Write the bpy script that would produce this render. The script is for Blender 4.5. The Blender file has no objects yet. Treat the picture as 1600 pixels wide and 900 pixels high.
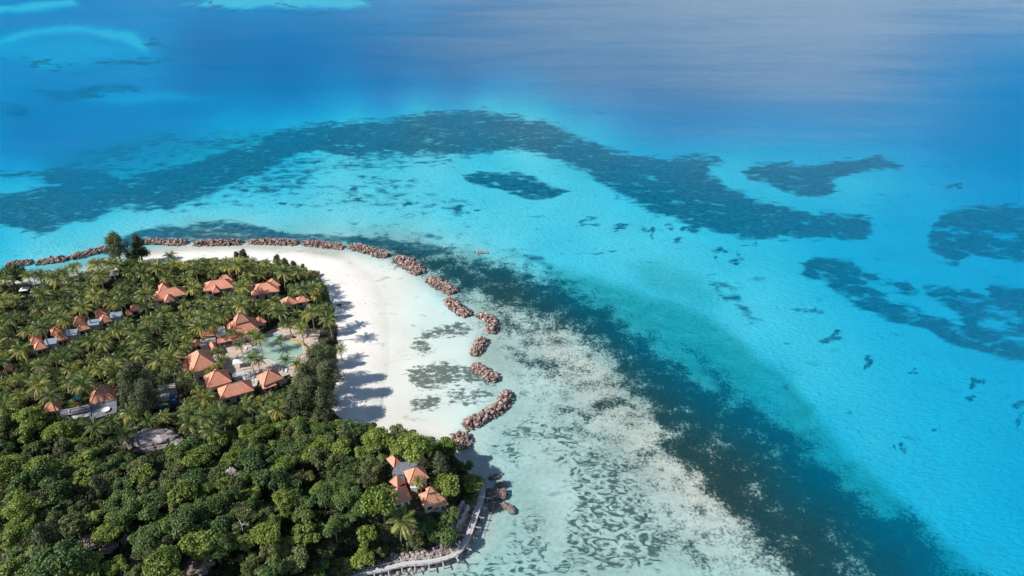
import bpy, bmesh, math, random
import numpy as np
from mathutils import Vector, Matrix, Quaternion

R = math.radians
random.seed(7)
rng = np.random.default_rng(11)
S = bpy.context.scene
COL = S.collection

# ------------------------------------------------------------------ camera, sky, sun, exposure
CAM_H, PITCH, FOC = 180.0, R(31.0), 1080.0          # drone height, tilt below horizontal, focal length in photo pixels
cam = bpy.data.cameras.new('camera')
cam.sensor_fit = 'HORIZONTAL'; cam.sensor_width = 36.0
cam.lens = 36.0 * FOC / 1600.0
cam.clip_start = 1.0; cam.clip_end = 40000.0
camo = bpy.data.objects.new('camera', cam); COL.objects.link(camo)
camo.location = (0, 0, CAM_H); camo.rotation_euler = (math.pi / 2 - PITCH, 0, 0)
S.camera = camo

SUN_EL = R(41.0)
_h = Vector((-0.955, -0.297)).normalized()
SUN = Vector((_h.x * math.cos(SUN_EL), _h.y * math.cos(SUN_EL), math.sin(SUN_EL)))
W = bpy.data.worlds.new('World'); S.world = W; W.use_nodes = True
wn = W.node_tree.nodes; wn.clear()
sky = wn.new('ShaderNodeTexSky'); sky.sky_type = 'NISHITA'; sky.sun_disc = False
sky.sun_elevation = SUN_EL; sky.sun_rotation = math.atan2(SUN.x, SUN.y)
sky.altitude = 100; sky.air_density = 1.0; sky.dust_density = 0.1; sky.ozone_density = 1.5
bg = wn.new('ShaderNodeBackground'); bg.inputs['Strength'].default_value = 0.08
wo = wn.new('ShaderNodeOutputWorld')
W.node_tree.links.new(sky.outputs[0], bg.inputs[0]); W.node_tree.links.new(bg.outputs[0], wo.inputs[0])
sl = bpy.data.lights.new('sun', 'SUN'); sl.energy = 4.2; sl.angle = R(0.5); sl.color = (1.0, 0.96, 0.895)
so = bpy.data.objects.new('sun', sl); COL.objects.link(so)
so.rotation_euler = SUN.to_track_quat('Z', 'Y').to_euler()
S.view_settings.view_transform = 'Standard'; S.view_settings.look = 'None'
S.view_settings.exposure = 0.46; S.view_settings.gamma = 1.0
S.view_settings.use_curve_mapping = False
S.cycles.max_bounces = 6; S.cycles.transparent_max_bounces = 8; S.cycles.caustics_reflective = False
S.cycles.caustics_refractive = False

# ------------------------------------------------------------------ image pixels <-> world
CP, SP = math.cos(PITCH), math.sin(PITCH)

def ray(px, py):
    u = (np.asarray(px, float) - 800) / FOC; v = (np.asarray(py, float) - 450) / FOC
    return u, CP - v * SP, -(SP + v * CP)

def flat(px, py, z=0.0):
    dx, dy, dz = ray(px, py); t = (z - CAM_H) / dz
    return dx * t, dy * t

def project(x, y, z):
    zc = y * CP + (CAM_H - z) * SP
    yc = (CAM_H - z) * CP - y * SP
    return 800 + FOC * x / zc, 450 + FOC * yc / zc

# ------------------------------------------------------------------ numeric helpers
_tab = np.random.default_rng(3).random(65536)
def vnoise(x, y):
    xi = np.floor(x).astype(np.int64); yi = np.floor(y).astype(np.int64)
    fx = x - xi; fy = y - yi; fx = fx * fx * (3 - 2 * fx); fy = fy * fy * (3 - 2 * fy)
    def h(a, b): return _tab[((a * 73856093) ^ (b * 19349663)) & 65535]
    return (h(xi, yi) * (1 - fx) + h(xi + 1, yi) * fx) * (1 - fy) + (h(xi, yi + 1) * (1 - fx) + h(xi + 1, yi + 1) * fx) * fy
def fbm(x, y, o=4):
    s = 0; a = .5; t = 0
    for k in range(o):
        s = s + a * vnoise(x + 17.3 * k, y - 9.1 * k); t += a; a *= .5; x = x * 2.03; y = y * 2.03
    return s / t

def sdf(poly, x, y):
    """signed distance to a polygon, positive inside"""
    p = np.asarray(poly, float); n = len(p)
    d = np.full(x.shape, 1e18); ins = np.zeros(x.shape, bool)
    for i in range(n):
        ax, ay = p[i]; bx, by = p[(i + 1) % n]
        ex, ey = bx - ax, by - ay; wx, wy = x - ax, y - ay
        t = np.clip((wx * ex + wy * ey) / (ex * ex + ey * ey + 1e-12), 0, 1)
        d = np.minimum(d, (wx - ex * t) ** 2 + (wy - ey * t) ** 2)
        c = (ay <= y) != (by <= y)
        if ey != 0: ins ^= c & (x < ax + (y - ay) * ex / ey)
    d = np.sqrt(d); return np.where(ins, d, -d)
def sm(a, b, x):
    t = np.clip((x - a) / (b - a), 0, 1); return t * t * (3 - 2 * t)

class RBF:
    def __init__(s, pts, reg=1e-3):
        p = np.array(pts, float); s.P = p[:, :2] / 300.; n = len(p)
        K = s.k(np.linalg.norm(s.P[:, None] - s.P[None], axis=2)) + reg * np.eye(n)
        Q = np.c_[np.ones(n), s.P]
        A = np.block([[K, Q], [Q.T, np.zeros((3, 3))]])
        s.w = np.linalg.solve(A, np.r_[p[:, 2], 0, 0, 0])
    def k(s, r): return np.where(r > 1e-9, r * r * np.log(r + 1e-12), 0)
    def __call__(s, x, y):
        x = x / 300.; y = y / 300.; out = s.w[-3] + s.w[-2] * x + s.w[-1] * y
        for (a, b), w in zip(s.P, s.w[:-3]):
            r2 = (x - a) ** 2 + (y - b) ** 2 + 1e-12
            out = out + w * .5 * r2 * np.log(r2)
        return out

# ------------------------------------------------------------------ coast traced by hand (image pixel coordinates)
SHORE = [(-300, 480), (0, 440), (60, 440), (110, 434), (165, 420), (215, 398), (300, 387), (400, 386), (480, 390), (545, 402),
         (583, 432), (600, 470), (608, 520), (606, 570), (597, 620), (600, 655), (660, 672), (700, 690), (725, 722), (747, 742), (752, 760), (742, 792),
         (729, 832), (706, 858), (660, 870), (610, 880), (560, 900), (520, 930), (470, 1100), (300, 1600), (-1500, 1600), (-1500, 600)]
SHORE_W = [flat(*p) for p in SHORE]

def hill(x, y):
    return (20 * np.exp(-((x + 135) / 95) ** 2 - ((y - 112) / 44) ** 2) +
            9 * np.exp(-((x + 36) / 24) ** 2 - ((y - 158) / 20) ** 2))
def height(x, y):
    x = np.atleast_1d(np.asarray(x, float)); y = np.atleast_1d(np.asarray(y, float))
    d = sdf(SHORE_W, x, y)
    lo = 2.2 * (1 - np.exp(-np.maximum(d, 0) / 22.)) 
    return np.where(d > 0, lo + hill(x, y) * sm(0, 14, d), 0.0)

def at(px, py, zoff=0.0):
    """where the sight line of an image pixel meets the ground (raised by zoff)"""
    z = np.full(np.shape(np.atleast_1d(px)), 0.0) + zoff
    for _ in range(9):
        x, y = flat(np.atleast_1d(px), np.atleast_1d(py), z); z = .5 * z + .5 * (height(x, y) + zoff)
    return (float(x[0]), float(y[0]), float(z[0])) if np.ndim(px) == 0 else (x, y, z)

DEPTH = RBF([
 (0, 5, 8), (130, 8, 8.5), (220, 10, 8), (300, 4, 8), (400, 4, 8), (550, 4, 9), (640, 15, 9), (800, 10, 12), (1000, 10, 13), (1200, 10, 13), (1400, 10, 12), (1590, 10, 11),
 (20, 52, 8), (120, 46, 8), (200, 62, 7.5), (100, 90, 7.5), (232, 82, 6.5), (300, 55, 11), (450, 60, 11), (600, 80, 12), (800, 60, 13), (1100, 60, 14), (1400, 60, 12), (1590, 70, 9),
 (20, 150, 8), (120, 150, 8.5), (300, 150, 10), (450, 150, 10), (600, 130, 11), (720, 125, 11), (900, 120, 12), (1100, 120, 13), (1300, 130, 11), (1450, 130, 9), (1590, 160, 9),
 (30, 200, 10), (200, 193, 8.6), (350, 193, 5.2), (450, 184, 4.4), (560, 170, 4), (650, 163, 3.4), (750, 160, 2.9), (850, 175, 2.8), (930, 196, 3.7), (1000, 225, 4.8), (1000, 160, 10), (1100, 200, 8), (1200, 205, 6.2), (1350, 215, 6.3), (1480, 220, 8), (1590, 240, 8),
 (1150, 262, 2.9), (1200, 291, 2.9), (1300, 313, 3.4), (1100, 238, 4), (1330, 286, 3), (1400, 280, 4), (1480, 280, 5.5), (1590, 290, 6.5),
 (1400, 335, 4.5), (1450, 410, 4.4), (1590, 425, 5),
 (100, 260, 7), (80, 310, 3.0), (0, 290, 3.6), (60, 283, 3.6), (200, 285, 3.6), (300, 240, 4.6), (450, 220, 4), (600, 210, 3.3), (750, 200, 2.9), (900, 230, 2.9), (1000, 280, 3), (1150, 312, 3.2), (1300, 348, 4),
 (330, 310, 2.3), (500, 275, 2), (600, 280, 1.95), (700, 268, 1.9), (800, 258, 2), (900, 290, 2.1), (1000, 335, 2.3), (1100, 395, 2.4), (1200, 425, 2.5), (1300, 490, 2.9), (1400, 545, 3.4), (1500, 605, 3.7), (1590, 660, 4),
 (0, 350, 3.0), (100, 338, 2.4), (0, 398, 2.5), (100, 372, 2.0), (200, 332, 1.9), (200, 352, 1.7), (300, 335, 1.5), (400, 340, 1.4), (500, 345, 1.3), (600, 340, 1.5), (700, 345, 1.7), (800, 362, 1.8), (850, 402, 2.1),
 (250, 366, 1.2), (450, 367, 1.0), (560, 371, .85), (650, 385, .7), (720, 402, .8), (760, 386, 1.5), (820, 420, 1.5), (900, 432, 2.2), (950, 400, 2.0), (1000, 455, 2.4), (1040, 430, 2.1),
 (900, 468, 2.0), (1000, 540, 2.0), (1100, 565, 2.9), (1200, 630, 3.2), (1300, 725, 3.4), (1400, 810, 3.5), (1480, 885, 3.7),
 (1150, 525, 2.3), (1250, 605, 2.6), (1350, 700, 2.9), (1450, 785, 3.3), (1560, 885, 3.5), (1590, 760, 4.1), (1590, 880, 3.8), (1450, 650, 3.5),
 (700, 442, .5), (800, 450, .5), (880, 500, .45), (960, 562, .5), (1030, 622, .6), (1130, 680, .85), (1200, 722, 1.05), (1300, 800, 1.3), (1400, 885, 1.6),
 (620, 405, .2), (640, 470, .12), (700, 520, .2), (765, 470, .35), (820, 520, .3), (850, 570, .25), (900, 620, .25), (850, 700, .32), (950, 700, .26), (1000, 760, .24), (1050, 800, .22), (1150, 850, .25), (1200, 885, .3), (800, 650, .38), (780, 700, .42), (830, 760, .4), (850, 850, .38), (760, 850, .45), (700, 890, .45), (950, 870, .35),
 (680, 550, .1), (650, 620, .08), (700, 640, .12), (640, 660, .06), (720, 600, .18), (590, 500, .03), (560, 430, .03), (300, 388, .1), (400, 387, .1), (480, 392, .1), (120, 420, .8), (180, 402, .7), (60, 428, .9), (700, 720, .4), (550, 1000, .8), (800, 1000, .7), (1000, 1000, .7), (1300, 1000, 1.2), (1500, 1000, 3)], 2e-3)

SHOALS = [(3.3, 7, [(-80, 66), (0, 58), (20, 50), (60, 43), (120, 38), (170, 42), (215, 52), (234, 70), (225, 82), (200, 68), (160, 54), (110, 51), (60, 55), (20, 66), (-80, 80)]),
 (5.2, 12, [(-80, 70), (60, 58), (140, 56), (200, 70), (225, 84), (180, 92), (90, 100), (40, 88), (-80, 96)]), (4.8, 6, [(35, 92), (70, 89), (95, 97), (80, 106), (50, 104)]),
 (3.0, 5, [(-80, 14), (20, 7), (60, 2), (110, -6), (120, 8), (60, 16), (0, 22), (-80, 26)]),
 (2.6, 4, [(283, 7), (310, 1), (360, -6), (560, -6), (582, 8), (540, 13), (490, 10), (455, 14), (415, 10), (385, 15), (340, 11)]), (5.0, 10, [(120, 150), (260, 140), (330, 150), (200, 162)])]
def depth_at(px, py):
    d = np.clip(DEPTH(px, py), .03, 16); wx = px + 22 * (fbm(px / 40., py / 14., 4) - .5); wy = py + 9 * (fbm(px / 40. + 40, py / 14. + 7, 4) - .5)
    for v, soft, poly in SHOALS:
        p = np.array(poly, float); sel = (py < 190) & (px < 640); f = sm(-soft, soft, sdf(p, wx[sel], wy[sel])); d[sel] = d[sel] + (np.minimum(v, d[sel]) - d[sel]) * f
    return d
PAINTED_SHEEN = RBF([(0, 0, .12), (0, 200, .1), (0, 400, .15), (300, 0, .25), (300, 150, .12), (500, 60, .2), (500, 200, .12), (700, 20, .75), (700, 120, .6), (800, 250, .14), (900, 10, 1.35), (900, 120, 1.1), (1000, 60, 1.3),
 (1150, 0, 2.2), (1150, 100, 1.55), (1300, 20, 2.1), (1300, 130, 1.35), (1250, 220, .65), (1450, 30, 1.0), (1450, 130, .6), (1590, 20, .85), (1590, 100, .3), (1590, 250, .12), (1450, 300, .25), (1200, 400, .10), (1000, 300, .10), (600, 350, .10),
 (400, 500, .25), (900, 600, .12), (1300, 600, .12), (1590, 600, .2), (800, 900, .12), (1200, 900, .12), (1590, 900, .2)], 2e-3)  # sky reflection painted in: strength set by place, not by the waves

# seabed cover: kind 0 coarse beds, 1 fine speckle, 2 rippled weed, 3 thin veil, 4 algae in the tide pools
BEDS = [
 (0, 1.0, 8, [(0, 345), (60, 362), (110, 352), (160, 332), (175, 320), (230, 318), (262, 326), (300, 313), (330, 302), (360, 290), (390, 276), (420, 262), (460, 243), (500, 238), (560, 240), (600, 243), (650, 240), (700, 240), (760, 236), (820, 238), (870, 250), (900, 262), (940, 288), (960, 300), (1000, 318), (1030, 335), (1080, 352), (1120, 364), (1160, 371), (1200, 373), (1240, 365), (1300, 370), (1350, 372), (1370, 355), (1355, 338), (1300, 328), (1250, 322), (1200, 312), (1150, 295), (1110, 270), (1105, 258), (1124, 248), (1115, 240), (1060, 244), (1010, 240), (960, 228), (920, 212), (880, 195), (840, 182), (790, 174), (730, 170), (680, 174), (600, 182), (540, 188), (480, 195), (430, 203), (400, 225), (330, 240), (300, 250), (250, 262), (205, 268), (140, 255), (90, 255), (50, 264), (-200, 275), (-200, 360)]),
 (3, .5, 14, [(60, 235), (200, 205), (420, 205), (420, 235), (250, 275), (60, 275)]),
 (0, .55, 12, [(90, 255), (100, 235), (140, 222), (200, 215), (250, 200), (300, 208), (380, 207), (430, 203), (430, 225), (330, 245), (250, 268), (180, 270)]),
 (0, -1.2, 7, [(-200, 278), (40, 272), (65, 272), (75, 285), (90, 288), (60, 292), (30, 297), (-200, 312)]),
 (0, -.55, 10, [(180, 268), (225, 232), (270, 228), (330, 222), (330, 236), (260, 250), (215, 270)]),
 (0, .50, 14, [(280, 322), (390, 312), (470, 298), (530, 268), (600, 268), (660, 258), (740, 246), (700, 232), (560, 228), (450, 232), (400, 250), (330, 285)]),
 (0, .36, 14, [(430, 300), (560, 330), (720, 345), (735, 310), (620, 268), (480, 282)]),
 (0, .95, 3, [(725, 275), (760, 266), (800, 266), (840, 277), (888, 300), (870, 308), (820, 307), (780, 298), (745, 288)]),
 (0, .98, 6, [(1157, 265), (1190, 255), (1230, 250), (1290, 250), (1330, 243), (1380, 242), (1412, 255), (1405, 264), (1350, 267), (1320, 274), (1308, 283), (1312, 300), (1290, 307), (1250, 300), (1210, 288), (1170, 276)]),
 (0, .92, 5, [(1450, 355), (1470, 332), (1500, 318), (1540, 313), (1600, 315), (1700, 320), (1700, 412), (1600, 402), (1560, 400), (1520, 393), (1500, 410), (1475, 400), (1450, 385)]),
 (0, -.5, 5, [(1445, 352), (1480, 351), (1540, 358), (1600, 362), (1600, 370), (1540, 366), (1480, 358)]),
 (0, .86, 5, [(1250, 405), (1265, 397), (1300, 400), (1340, 413), (1380, 428), (1420, 437), (1442, 455), (1440, 440), (1470, 438), (1510, 448), (1545, 458), (1548, 437), (1600, 445), (1700, 452), (1700, 575), (1600, 560), (1550, 551), (1500, 536), (1470, 523), (1440, 508), (1400, 498), (1350, 480), (1320, 461), (1290, 441), (1255, 427)]),
 (0, -.75, 6, [(1345, 428), (1385, 438), (1420, 452), (1450, 458), (1470, 462), (1500, 480), (1505, 498), (1470, 492), (1420, 470), (1380, 455)]),
 (0, -.4, 6, [(1520, 470), (1600, 490), (1600, 530), (1560, 525), (1530, 500)]),
 (3, .45, 14, [(985, 412), (1040, 408), (1090, 425), (1122, 470), (1105, 482), (1060, 470), (1010, 450)]),
 (0, .62, 6, [(1090, 425), (1150, 453), (1168, 480), (1190, 499), (1170, 501), (1148, 478), (1110, 450)]),
 (0, .92, 5, [(150, 395), (180, 372), (220, 358), (290, 353), (320, 346), (380, 347), (410, 358), (480, 364), (560, 369), (640, 378), (690, 384), (700, 394), (640, 398), (600, 390), (545, 382), (470, 378), (380, 378), (225, 378), (180, 392)]),
 (0, .55, 6, [(540, 351), (600, 349), (650, 361), (700, 370), (770, 380), (740, 384), (690, 376), (620, 362)]),
 (0, .45, 6, [(700, 366), (760, 372), (840, 392), (900, 420), (880, 425), (800, 400)]),
 (1, 1.04, 24, [(560, 374), (640, 382), (700, 393), (760, 406), (800, 413), (850, 426), (900, 446), (950, 476), (1000, 511), (1042, 546), (1075, 573), (1115, 602), (1152, 612), (1185, 638), (1245, 668), (1270, 702), (1325, 740), (1350, 785), (1415, 796), (1480, 850), (1540, 900), (1610, 970), (1610, 1100), (1290, 1100), (1225, 900), (1180, 850), (1135, 810), (1095, 775), (1045, 700), (1015, 660), (978, 610), (950, 565), (920, 535), (870, 508), (790, 488), (735, 465), (685, 446), (645, 420), (600, 397)]),
 (1, .50, 40, [(745, 470), (800, 470), (900, 510), (960, 560), (1000, 620), (1060, 700), (1110, 780), (1220, 890), (1150, 905), (1060, 810), (1000, 730), (950, 650), (880, 640), (810, 600), (790, 550), (770, 510)]),
 (1, .70, 24, [(715, 455), (780, 470), (860, 490), (920, 540), (900, 560), (840, 540), (785, 530), (745, 490)]),
 (1, .66, 12, [(790, 555), (850, 545), (890, 570), (880, 592), (820, 588)]),
 (1, .85, 9, [(915, 628), (960, 614), (992, 628), (985, 640), (930, 641)]),
 (1, .5, 14, [(830, 630), (900, 620), (930, 660), (860, 668)]),
 (1, .5, 18, [(930, 680), (1000, 660), (1060, 760), (1000, 760)]),
 (1, .42, 30, [(700, 470), (760, 470), (820, 600), (900, 700), (1000, 800), (1060, 900), (1180, 920), (1100, 700), (1000, 560), (860, 470)]),
 (1, .62, 30, [(1080, 640), (1150, 720), (1200, 800), (1300, 900), (1180, 890), (1100, 800), (1050, 720)]),
 (1, .8, 16, [(1050, 520), (1110, 560), (1180, 620), (1200, 660), (1120, 610)]),
 (3, .80, 9, [(850, 412), (930, 432), (1000, 452), (1060, 470), (1117, 495), (1187, 551), (1233, 591), (1267, 634), (1330, 712), (1420, 792), (1500, 862), (1570, 930), (1500, 1000), (1380, 880), (1250, 730), (1150, 640), (1050, 575), (950, 500), (870, 455)]),
 (3, 1.0, 22, [(1000, 520), (1060, 530), (1130, 575), (1200, 625), (1260, 680), (1330, 745), (1450, 840), (1500, 920), (1380, 880), (1250, 730), (1150, 640), (1050, 575)]),
 (1, .50, 20, [(900, 440), (980, 478), (1060, 530), (1140, 590), (1220, 640), (1290, 705), (1360, 770), (1480, 840), (1400, 830), (1250, 700), (1100, 600), (960, 490)]),
 (2, .66, 16, [(885, 700), (920, 690), (965, 720), (990, 760), (1030, 810), (1048, 850), (1030, 885), (960, 890), (900, 905), (870, 950), (840, 910), (880, 860), (885, 800), (890, 760)]),
 (2, .56, 16, [(765, 668), (830, 648), (885, 660), (920, 700), (900, 730), (870, 722), (830, 690), (790, 702)]),
 (2, .50, 16, [(690, 905), (720, 872), (780, 862), (800, 820), (835, 790), (862, 850), (860, 980), (690, 980)]),
 (2, .42, 14, [(755, 690), (800, 680), (840, 730), (800, 740)]),
 (4, .78, 7, [(640, 532), (680, 508), (715, 500), (742, 510), (730, 522), (690, 526), (662, 535), (676, 552), (652, 558), (638, 548)]),
 (4, .78, 7, [(628, 580), (660, 570), (700, 562), (745, 576), (780, 590), (770, 602), (720, 600), (690, 607), (650, 603)]),
 (4, .80, 6, [(642, 617), (690, 613), (696, 634), (650, 640)]),
 (4, .62, 7, [(690, 606), (770, 606), (785, 618), (730, 634), (705, 628)]),
 (4, .5, 7, [(700, 670), (730, 664), (735, 690), (705, 690)]),
]
SPOTS = [(1015, 358, 9, 5), (918, 345, 12, 4), (925, 340, 5, 4), (970, 349, 14, 4), (962, 354, 6, 3), (1045, 352, 8, 4), (1022, 360, 7, 5), (1075, 357, 8, 3), (1060, 376, 8, 3), (1128, 392, 6, 4), (1163, 401, 6, 7), (1155, 408, 8, 3),
 (1185, 381, 9, 3), (712, 320, 9, 4), (640, 320, 8, 4), (635, 315, 5, 3), (555, 304, 10, 5), (548, 310, 6, 3), (566, 303, 6, 4), (455, 314, 16, 3), (578, 275, 14, 3), (735, 325, 5, 2), (1300, 531, 14, 5), (1312, 523, 7, 5), (1240, 481, 10, 4), (1270, 485, 9, 3),
 (1530, 596, 8, 8), (1515, 613, 8, 4), (1518, 620, 6, 3), (1588, 628, 10, 5), (1597, 645, 6, 9), (1415, 700, 6, 4), (1465, 664, 6, 4), (1358, 570, 6, 7), (1428, 575, 6, 3), (880, 391, 18, 2), (938, 389, 14, 3), (1235, 532, 5, 3), (1330, 640, 6, 3), (90, 362, 0, 0),
 (240, 322, 22, 3), (300, 318, 12, 3), (130, 35, 0, 0), (30, 160, 26, 5), (130, 143, 40, 6), (215, 92, 26, 4), (70, 98, 22, 5), (190, 138, 26, 3), (330, 100, 30, 2), (1120, 402, 4, 3), (1345, 258, 30, 6), (1490, 290, 7, 3), (320, 10, 22, 3), (385, 17, 26, 2), (520, 16, 30, 2), (440, 9, 16, 2), (245, 66, 12, 8), (160, 96, 30, 3), (240, 88, 24, 3), (20, 92, 20, 3), (300, 75, 40, 3), (100, 110, 26, 3), (60, 140, 30, 3), (180, 128, 40, 5), (110, 145, 30, 4), (15, 162, 24, 5)]

def cover(px, py):
    """cover densities at image pixel coordinates; returns array (N,5)"""
    out = np.zeros((5,) + px.shape)
    wx = px + 26 * (fbm(px / 60., py / 30., 4) - .5) ; wy = py + 16 * (fbm(px / 60. + 40, py / 30. + 7, 4) - .5)
    for kind, dens, soft, poly in BEDS:
        p = np.array(poly, float); m = soft * 2.5 + 14
        sel = (wx > p[:, 0].min() - m) & (wx < p[:, 0].max() + m) & (wy > p[:, 1].min() - m) & (wy < p[:, 1].max() + m)
        if not sel.any(): continue
        f = sm(-soft * 1.5, soft * 1.5, sdf(p, wx[sel], wy[sel]))
        if dens >= 0: out[kind][sel] = np.maximum(out[kind][sel], f * dens)
        else: out[kind][sel] = out[kind][sel] * (1 + f * np.maximum(dens, -1))
    g_ = np.random.default_rng(5)
    for a, b, rx, ry in SPOTS:
        if rx == 0: continue
        for _ in range(6):
            q = ((wx - a - g_.normal(0, .75) * rx) / (rx * g_.uniform(.25, .85))) ** 2 + ((wy - b - g_.normal(0, .75) * ry) / (ry * g_.uniform(.3, .9))) ** 2
            out[0] = np.maximum(out[0], g_.uniform(.45, .85) * sm(2.6, .0, q))
    return out

# ------------------------------------------------------------------ object helpers
def tag(o, label=None, cat=None, group=None, kind=None):
    if label: o['label'] = label
    if cat: o['category'] = cat
    if group: o['group'] = group
    if kind: o['kind'] = kind
    return o
def link(name, me, mat=None, parent=None, loc=None):
    o = bpy.data.objects.new(name, me); COL.objects.link(o)
    if mat is not None and me is not None and not me.materials: me.materials.append(mat)
    if parent is not None: o.parent = parent
    if loc is not None: o.location = loc
    return o
def empty(name, loc, rz=0, label=None, cat=None, group=None):
    o = bpy.data.objects.new(name, None); COL.objects.link(o); o.location = loc; o.rotation_euler = (0, 0, rz)
    o.empty_display_size = .5
    return tag(o, label, cat, group)
def mesh_np(name, V, F, smooth=False, attrs=None):
    """V (n,3), F (m,k) with one k, or a list of such arrays"""
    Fs = F if isinstance(F, list) else [F]
    me = bpy.data.meshes.new(name)
    V = np.asarray(V, np.float32); me.vertices.add(len(V)); me.vertices.foreach_set('co', V.ravel())
    nl = sum(f.size for f in Fs); npol = sum(len(f) for f in Fs)
    me.loops.add(nl); me.polygons.add(npol)
    me.loops.foreach_set('vertex_index', np.concatenate([np.asarray(f, np.int32).ravel() for f in Fs]))
    tot = np.concatenate([np.full(len(f), f.shape[1], np.int32) for f in Fs])
    st = np.r_[0, np.cumsum(tot)[:-1]].astype(np.int32)
    me.polygons.foreach_set('loop_start', st); me.polygons.foreach_set('loop_total', tot)
    me.polygons.foreach_set('use_smooth', np.full(npol, smooth))
    for k, v in (attrs or {}).items():
        v = np.asarray(v, np.float32)
        if v.ndim == 1: me.attributes.new(k, 'FLOAT', 'POINT').data.foreach_set('value', v)
        else: me.attributes.new(k, 'FLOAT_COLOR', 'POINT').data.foreach_set('color', v.ravel())
    me.update(calc_edges=True); me.validate()
    return me

class MB:
    """collects boxes, bars and tubes into one mesh"""
    def __init__(s): s.v = []; s.f = []
    def add(s, vs, fs):
        n = len(s.v); s.v += [tuple(v) for v in vs]; s.f += [tuple(i + n for i in f) for f in fs]; return s
    def box(s, c, d, rz=0):
        a, b, e = d[0] / 2, d[1] / 2, d[2] / 2; co, si = math.cos(rz), math.sin(rz)
        vs = []
        for z in (-e, e):
            for x, y in ((-a, -b), (a, -b), (a, b), (-a, b)):
                vs.append((c[0] + x * co - y * si, c[1] + x * si + y * co, c[2] + z))
        return s.add(vs, [(3, 2, 1, 0), (4, 5, 6, 7), (0, 1, 5, 4), (1, 2, 6, 5), (2, 3, 7, 6), (3, 0, 4, 7)])
    def tube(s, pts, rad, n=6, cap=True):
        pts = [Vector(p) for p in pts]; m = len(pts); rads = rad if isinstance(rad, (list, tuple)) else [rad] * m
        vs = []
        for i, p in enumerate(pts):
            t = (pts[min(i + 1, m - 1)] - pts[max(i - 1, 0)]).normalized()
            u = t.cross(Vector((0, 0, 1)) if abs(t.z) < .95 else Vector((1, 0, 0))).normalized(); w = t.cross(u)
            for k in range(n):
                a = 2 * math.pi * k / n; vs.append(p + (u * math.cos(a) + w * math.sin(a)) * rads[i])
        fs = [(i * n + k, i * n + (k + 1) % n, (i + 1) * n + (k + 1) % n, (i + 1) * n + k) for i in range(m - 1) for k in range(n)]
        if cap: fs += [tuple(range(n)), tuple((m - 1) * n + k for k in reversed(range(n)))]
        return s.add(vs, fs)
    def build(s, name, mat, parent=None, loc=None, smooth=False):
        me = bpy.data.meshes.new(name); me.from_pydata(s.v, [], s.f)
        if smooth: me.polygons.foreach_set('use_smooth', [True] * len(me.polygons))
        me.update()
        return link(name, me, mat, parent, loc)

# ------------------------------------------------------------------ material helpers
class NT:
    def __init__(s, name):
        s.m = bpy.data.materials.new(name); s.m.use_nodes = True; s.t = s.m.node_tree; s.t.nodes.clear()
        s.out = s.t.nodes.new('ShaderNodeOutputMaterial')
    def n(s, typ, **kw):
        nd = s.t.nodes.new('ShaderNode' + typ)
        for k, v in kw.items():
            if k.startswith('_'): setattr(nd, k[1:], v)
        for k, v in kw.items():
            if k.startswith('_'): continue
            key = int(k[1:]) if k[0] == 'i' and k[1:].isdigit() else k
            s.set(nd.inputs[key], v)
        return nd
    def set(s, inp, v):
        if isinstance(v, bpy.types.NodeSocket): s.t.links.new(v, inp)
        elif isinstance(v, bpy.types.Node): s.t.links.new(v.outputs[0], inp)
        elif isinstance(v, (tuple, list)) and len(v) == 3 and inp.type == 'RGBA': inp.default_value = (*v, 1)
        else: inp.default_value = v
    def math(s, op, a, b=0.0, c=None, clamp=False):
        nd = s.t.nodes.new('ShaderNodeMath'); nd.operation = op; nd.use_clamp = clamp
        s.set(nd.inputs[0], a); s.set(nd.inputs[1], b)
        if c is not None: s.set(nd.inputs[2], c)
        return nd.outputs[0]
    def mix(s, f, a, b):
        nd = s.t.nodes.new('ShaderNodeMix'); nd.data_type = 'RGBA'
        s.set(nd.inputs[0], f); s.set(nd.inputs[6], a); s.set(nd.inputs[7], b); return nd.outputs[2]
    def mr(s, v, a, b, c=0.0, d=1.0, smooth=False):
        nd = s.t.nodes.new('ShaderNodeMapRange')
        if smooth: nd.interpolation_type = 'SMOOTHSTEP'
        for i, x in enumerate((v, a, b, c, d)): s.set(nd.inputs[i], x)
        return nd.outputs[0]
    def noise(s, scale, detail=4, rough=.55, vec=None, dist=0.0):
        nd = s.t.nodes.new('ShaderNodeTexNoise'); nd.inputs['Scale'].default_value = scale; nd.inputs['Detail'].default_value = detail
        nd.inputs['Roughness'].default_value = rough; nd.inputs['Distortion'].default_value = dist
        s.set(nd.inputs['Vector'], vec if vec is not None else s.pos()); return nd.outputs[0]
    def pos(s):
        if not hasattr(s, '_pos'): s._pos = s.t.nodes.new('ShaderNodeTexCoord').outputs['Object']
        return s._pos
    def scaled(s, sc, rot=(0, 0, 0)):
        nd = s.t.nodes.new('ShaderNodeMapping'); nd.inputs['Scale'].default_value = sc; nd.inputs['Rotation'].default_value = rot
        s.set(nd.inputs[0], s.pos()); return nd.outputs[0]
    def attr(s, name):
        nd = s.t.nodes.new('ShaderNodeAttribute'); nd.attribute_name = name; return nd
    def bump(s, h, strength=.5, dist=1.0):
        nd = s.t.nodes.new('ShaderNodeBump'); nd.inputs['Strength'].default_value = strength; nd.inputs['Distance'].default_value = dist
        s.set(nd.inputs['Height'], h); return nd.outputs[0]
    def pbr(s, col, rough=.8, normal=None, spec=.3, metal=0.0):
        b = s.t.nodes.new('ShaderNodeBsdfPrincipled'); s.set(b.inputs['Base Color'], col); s.set(b.inputs['Roughness'], rough)
        b.inputs['Specular IOR Level'].default_value = spec; b.inputs['Metallic'].default_value = metal
        if normal is not None: s.set(b.inputs['Normal'], normal)
        s.t.links.new(b.outputs[0], s.out.inputs[0]); return s.m

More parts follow.
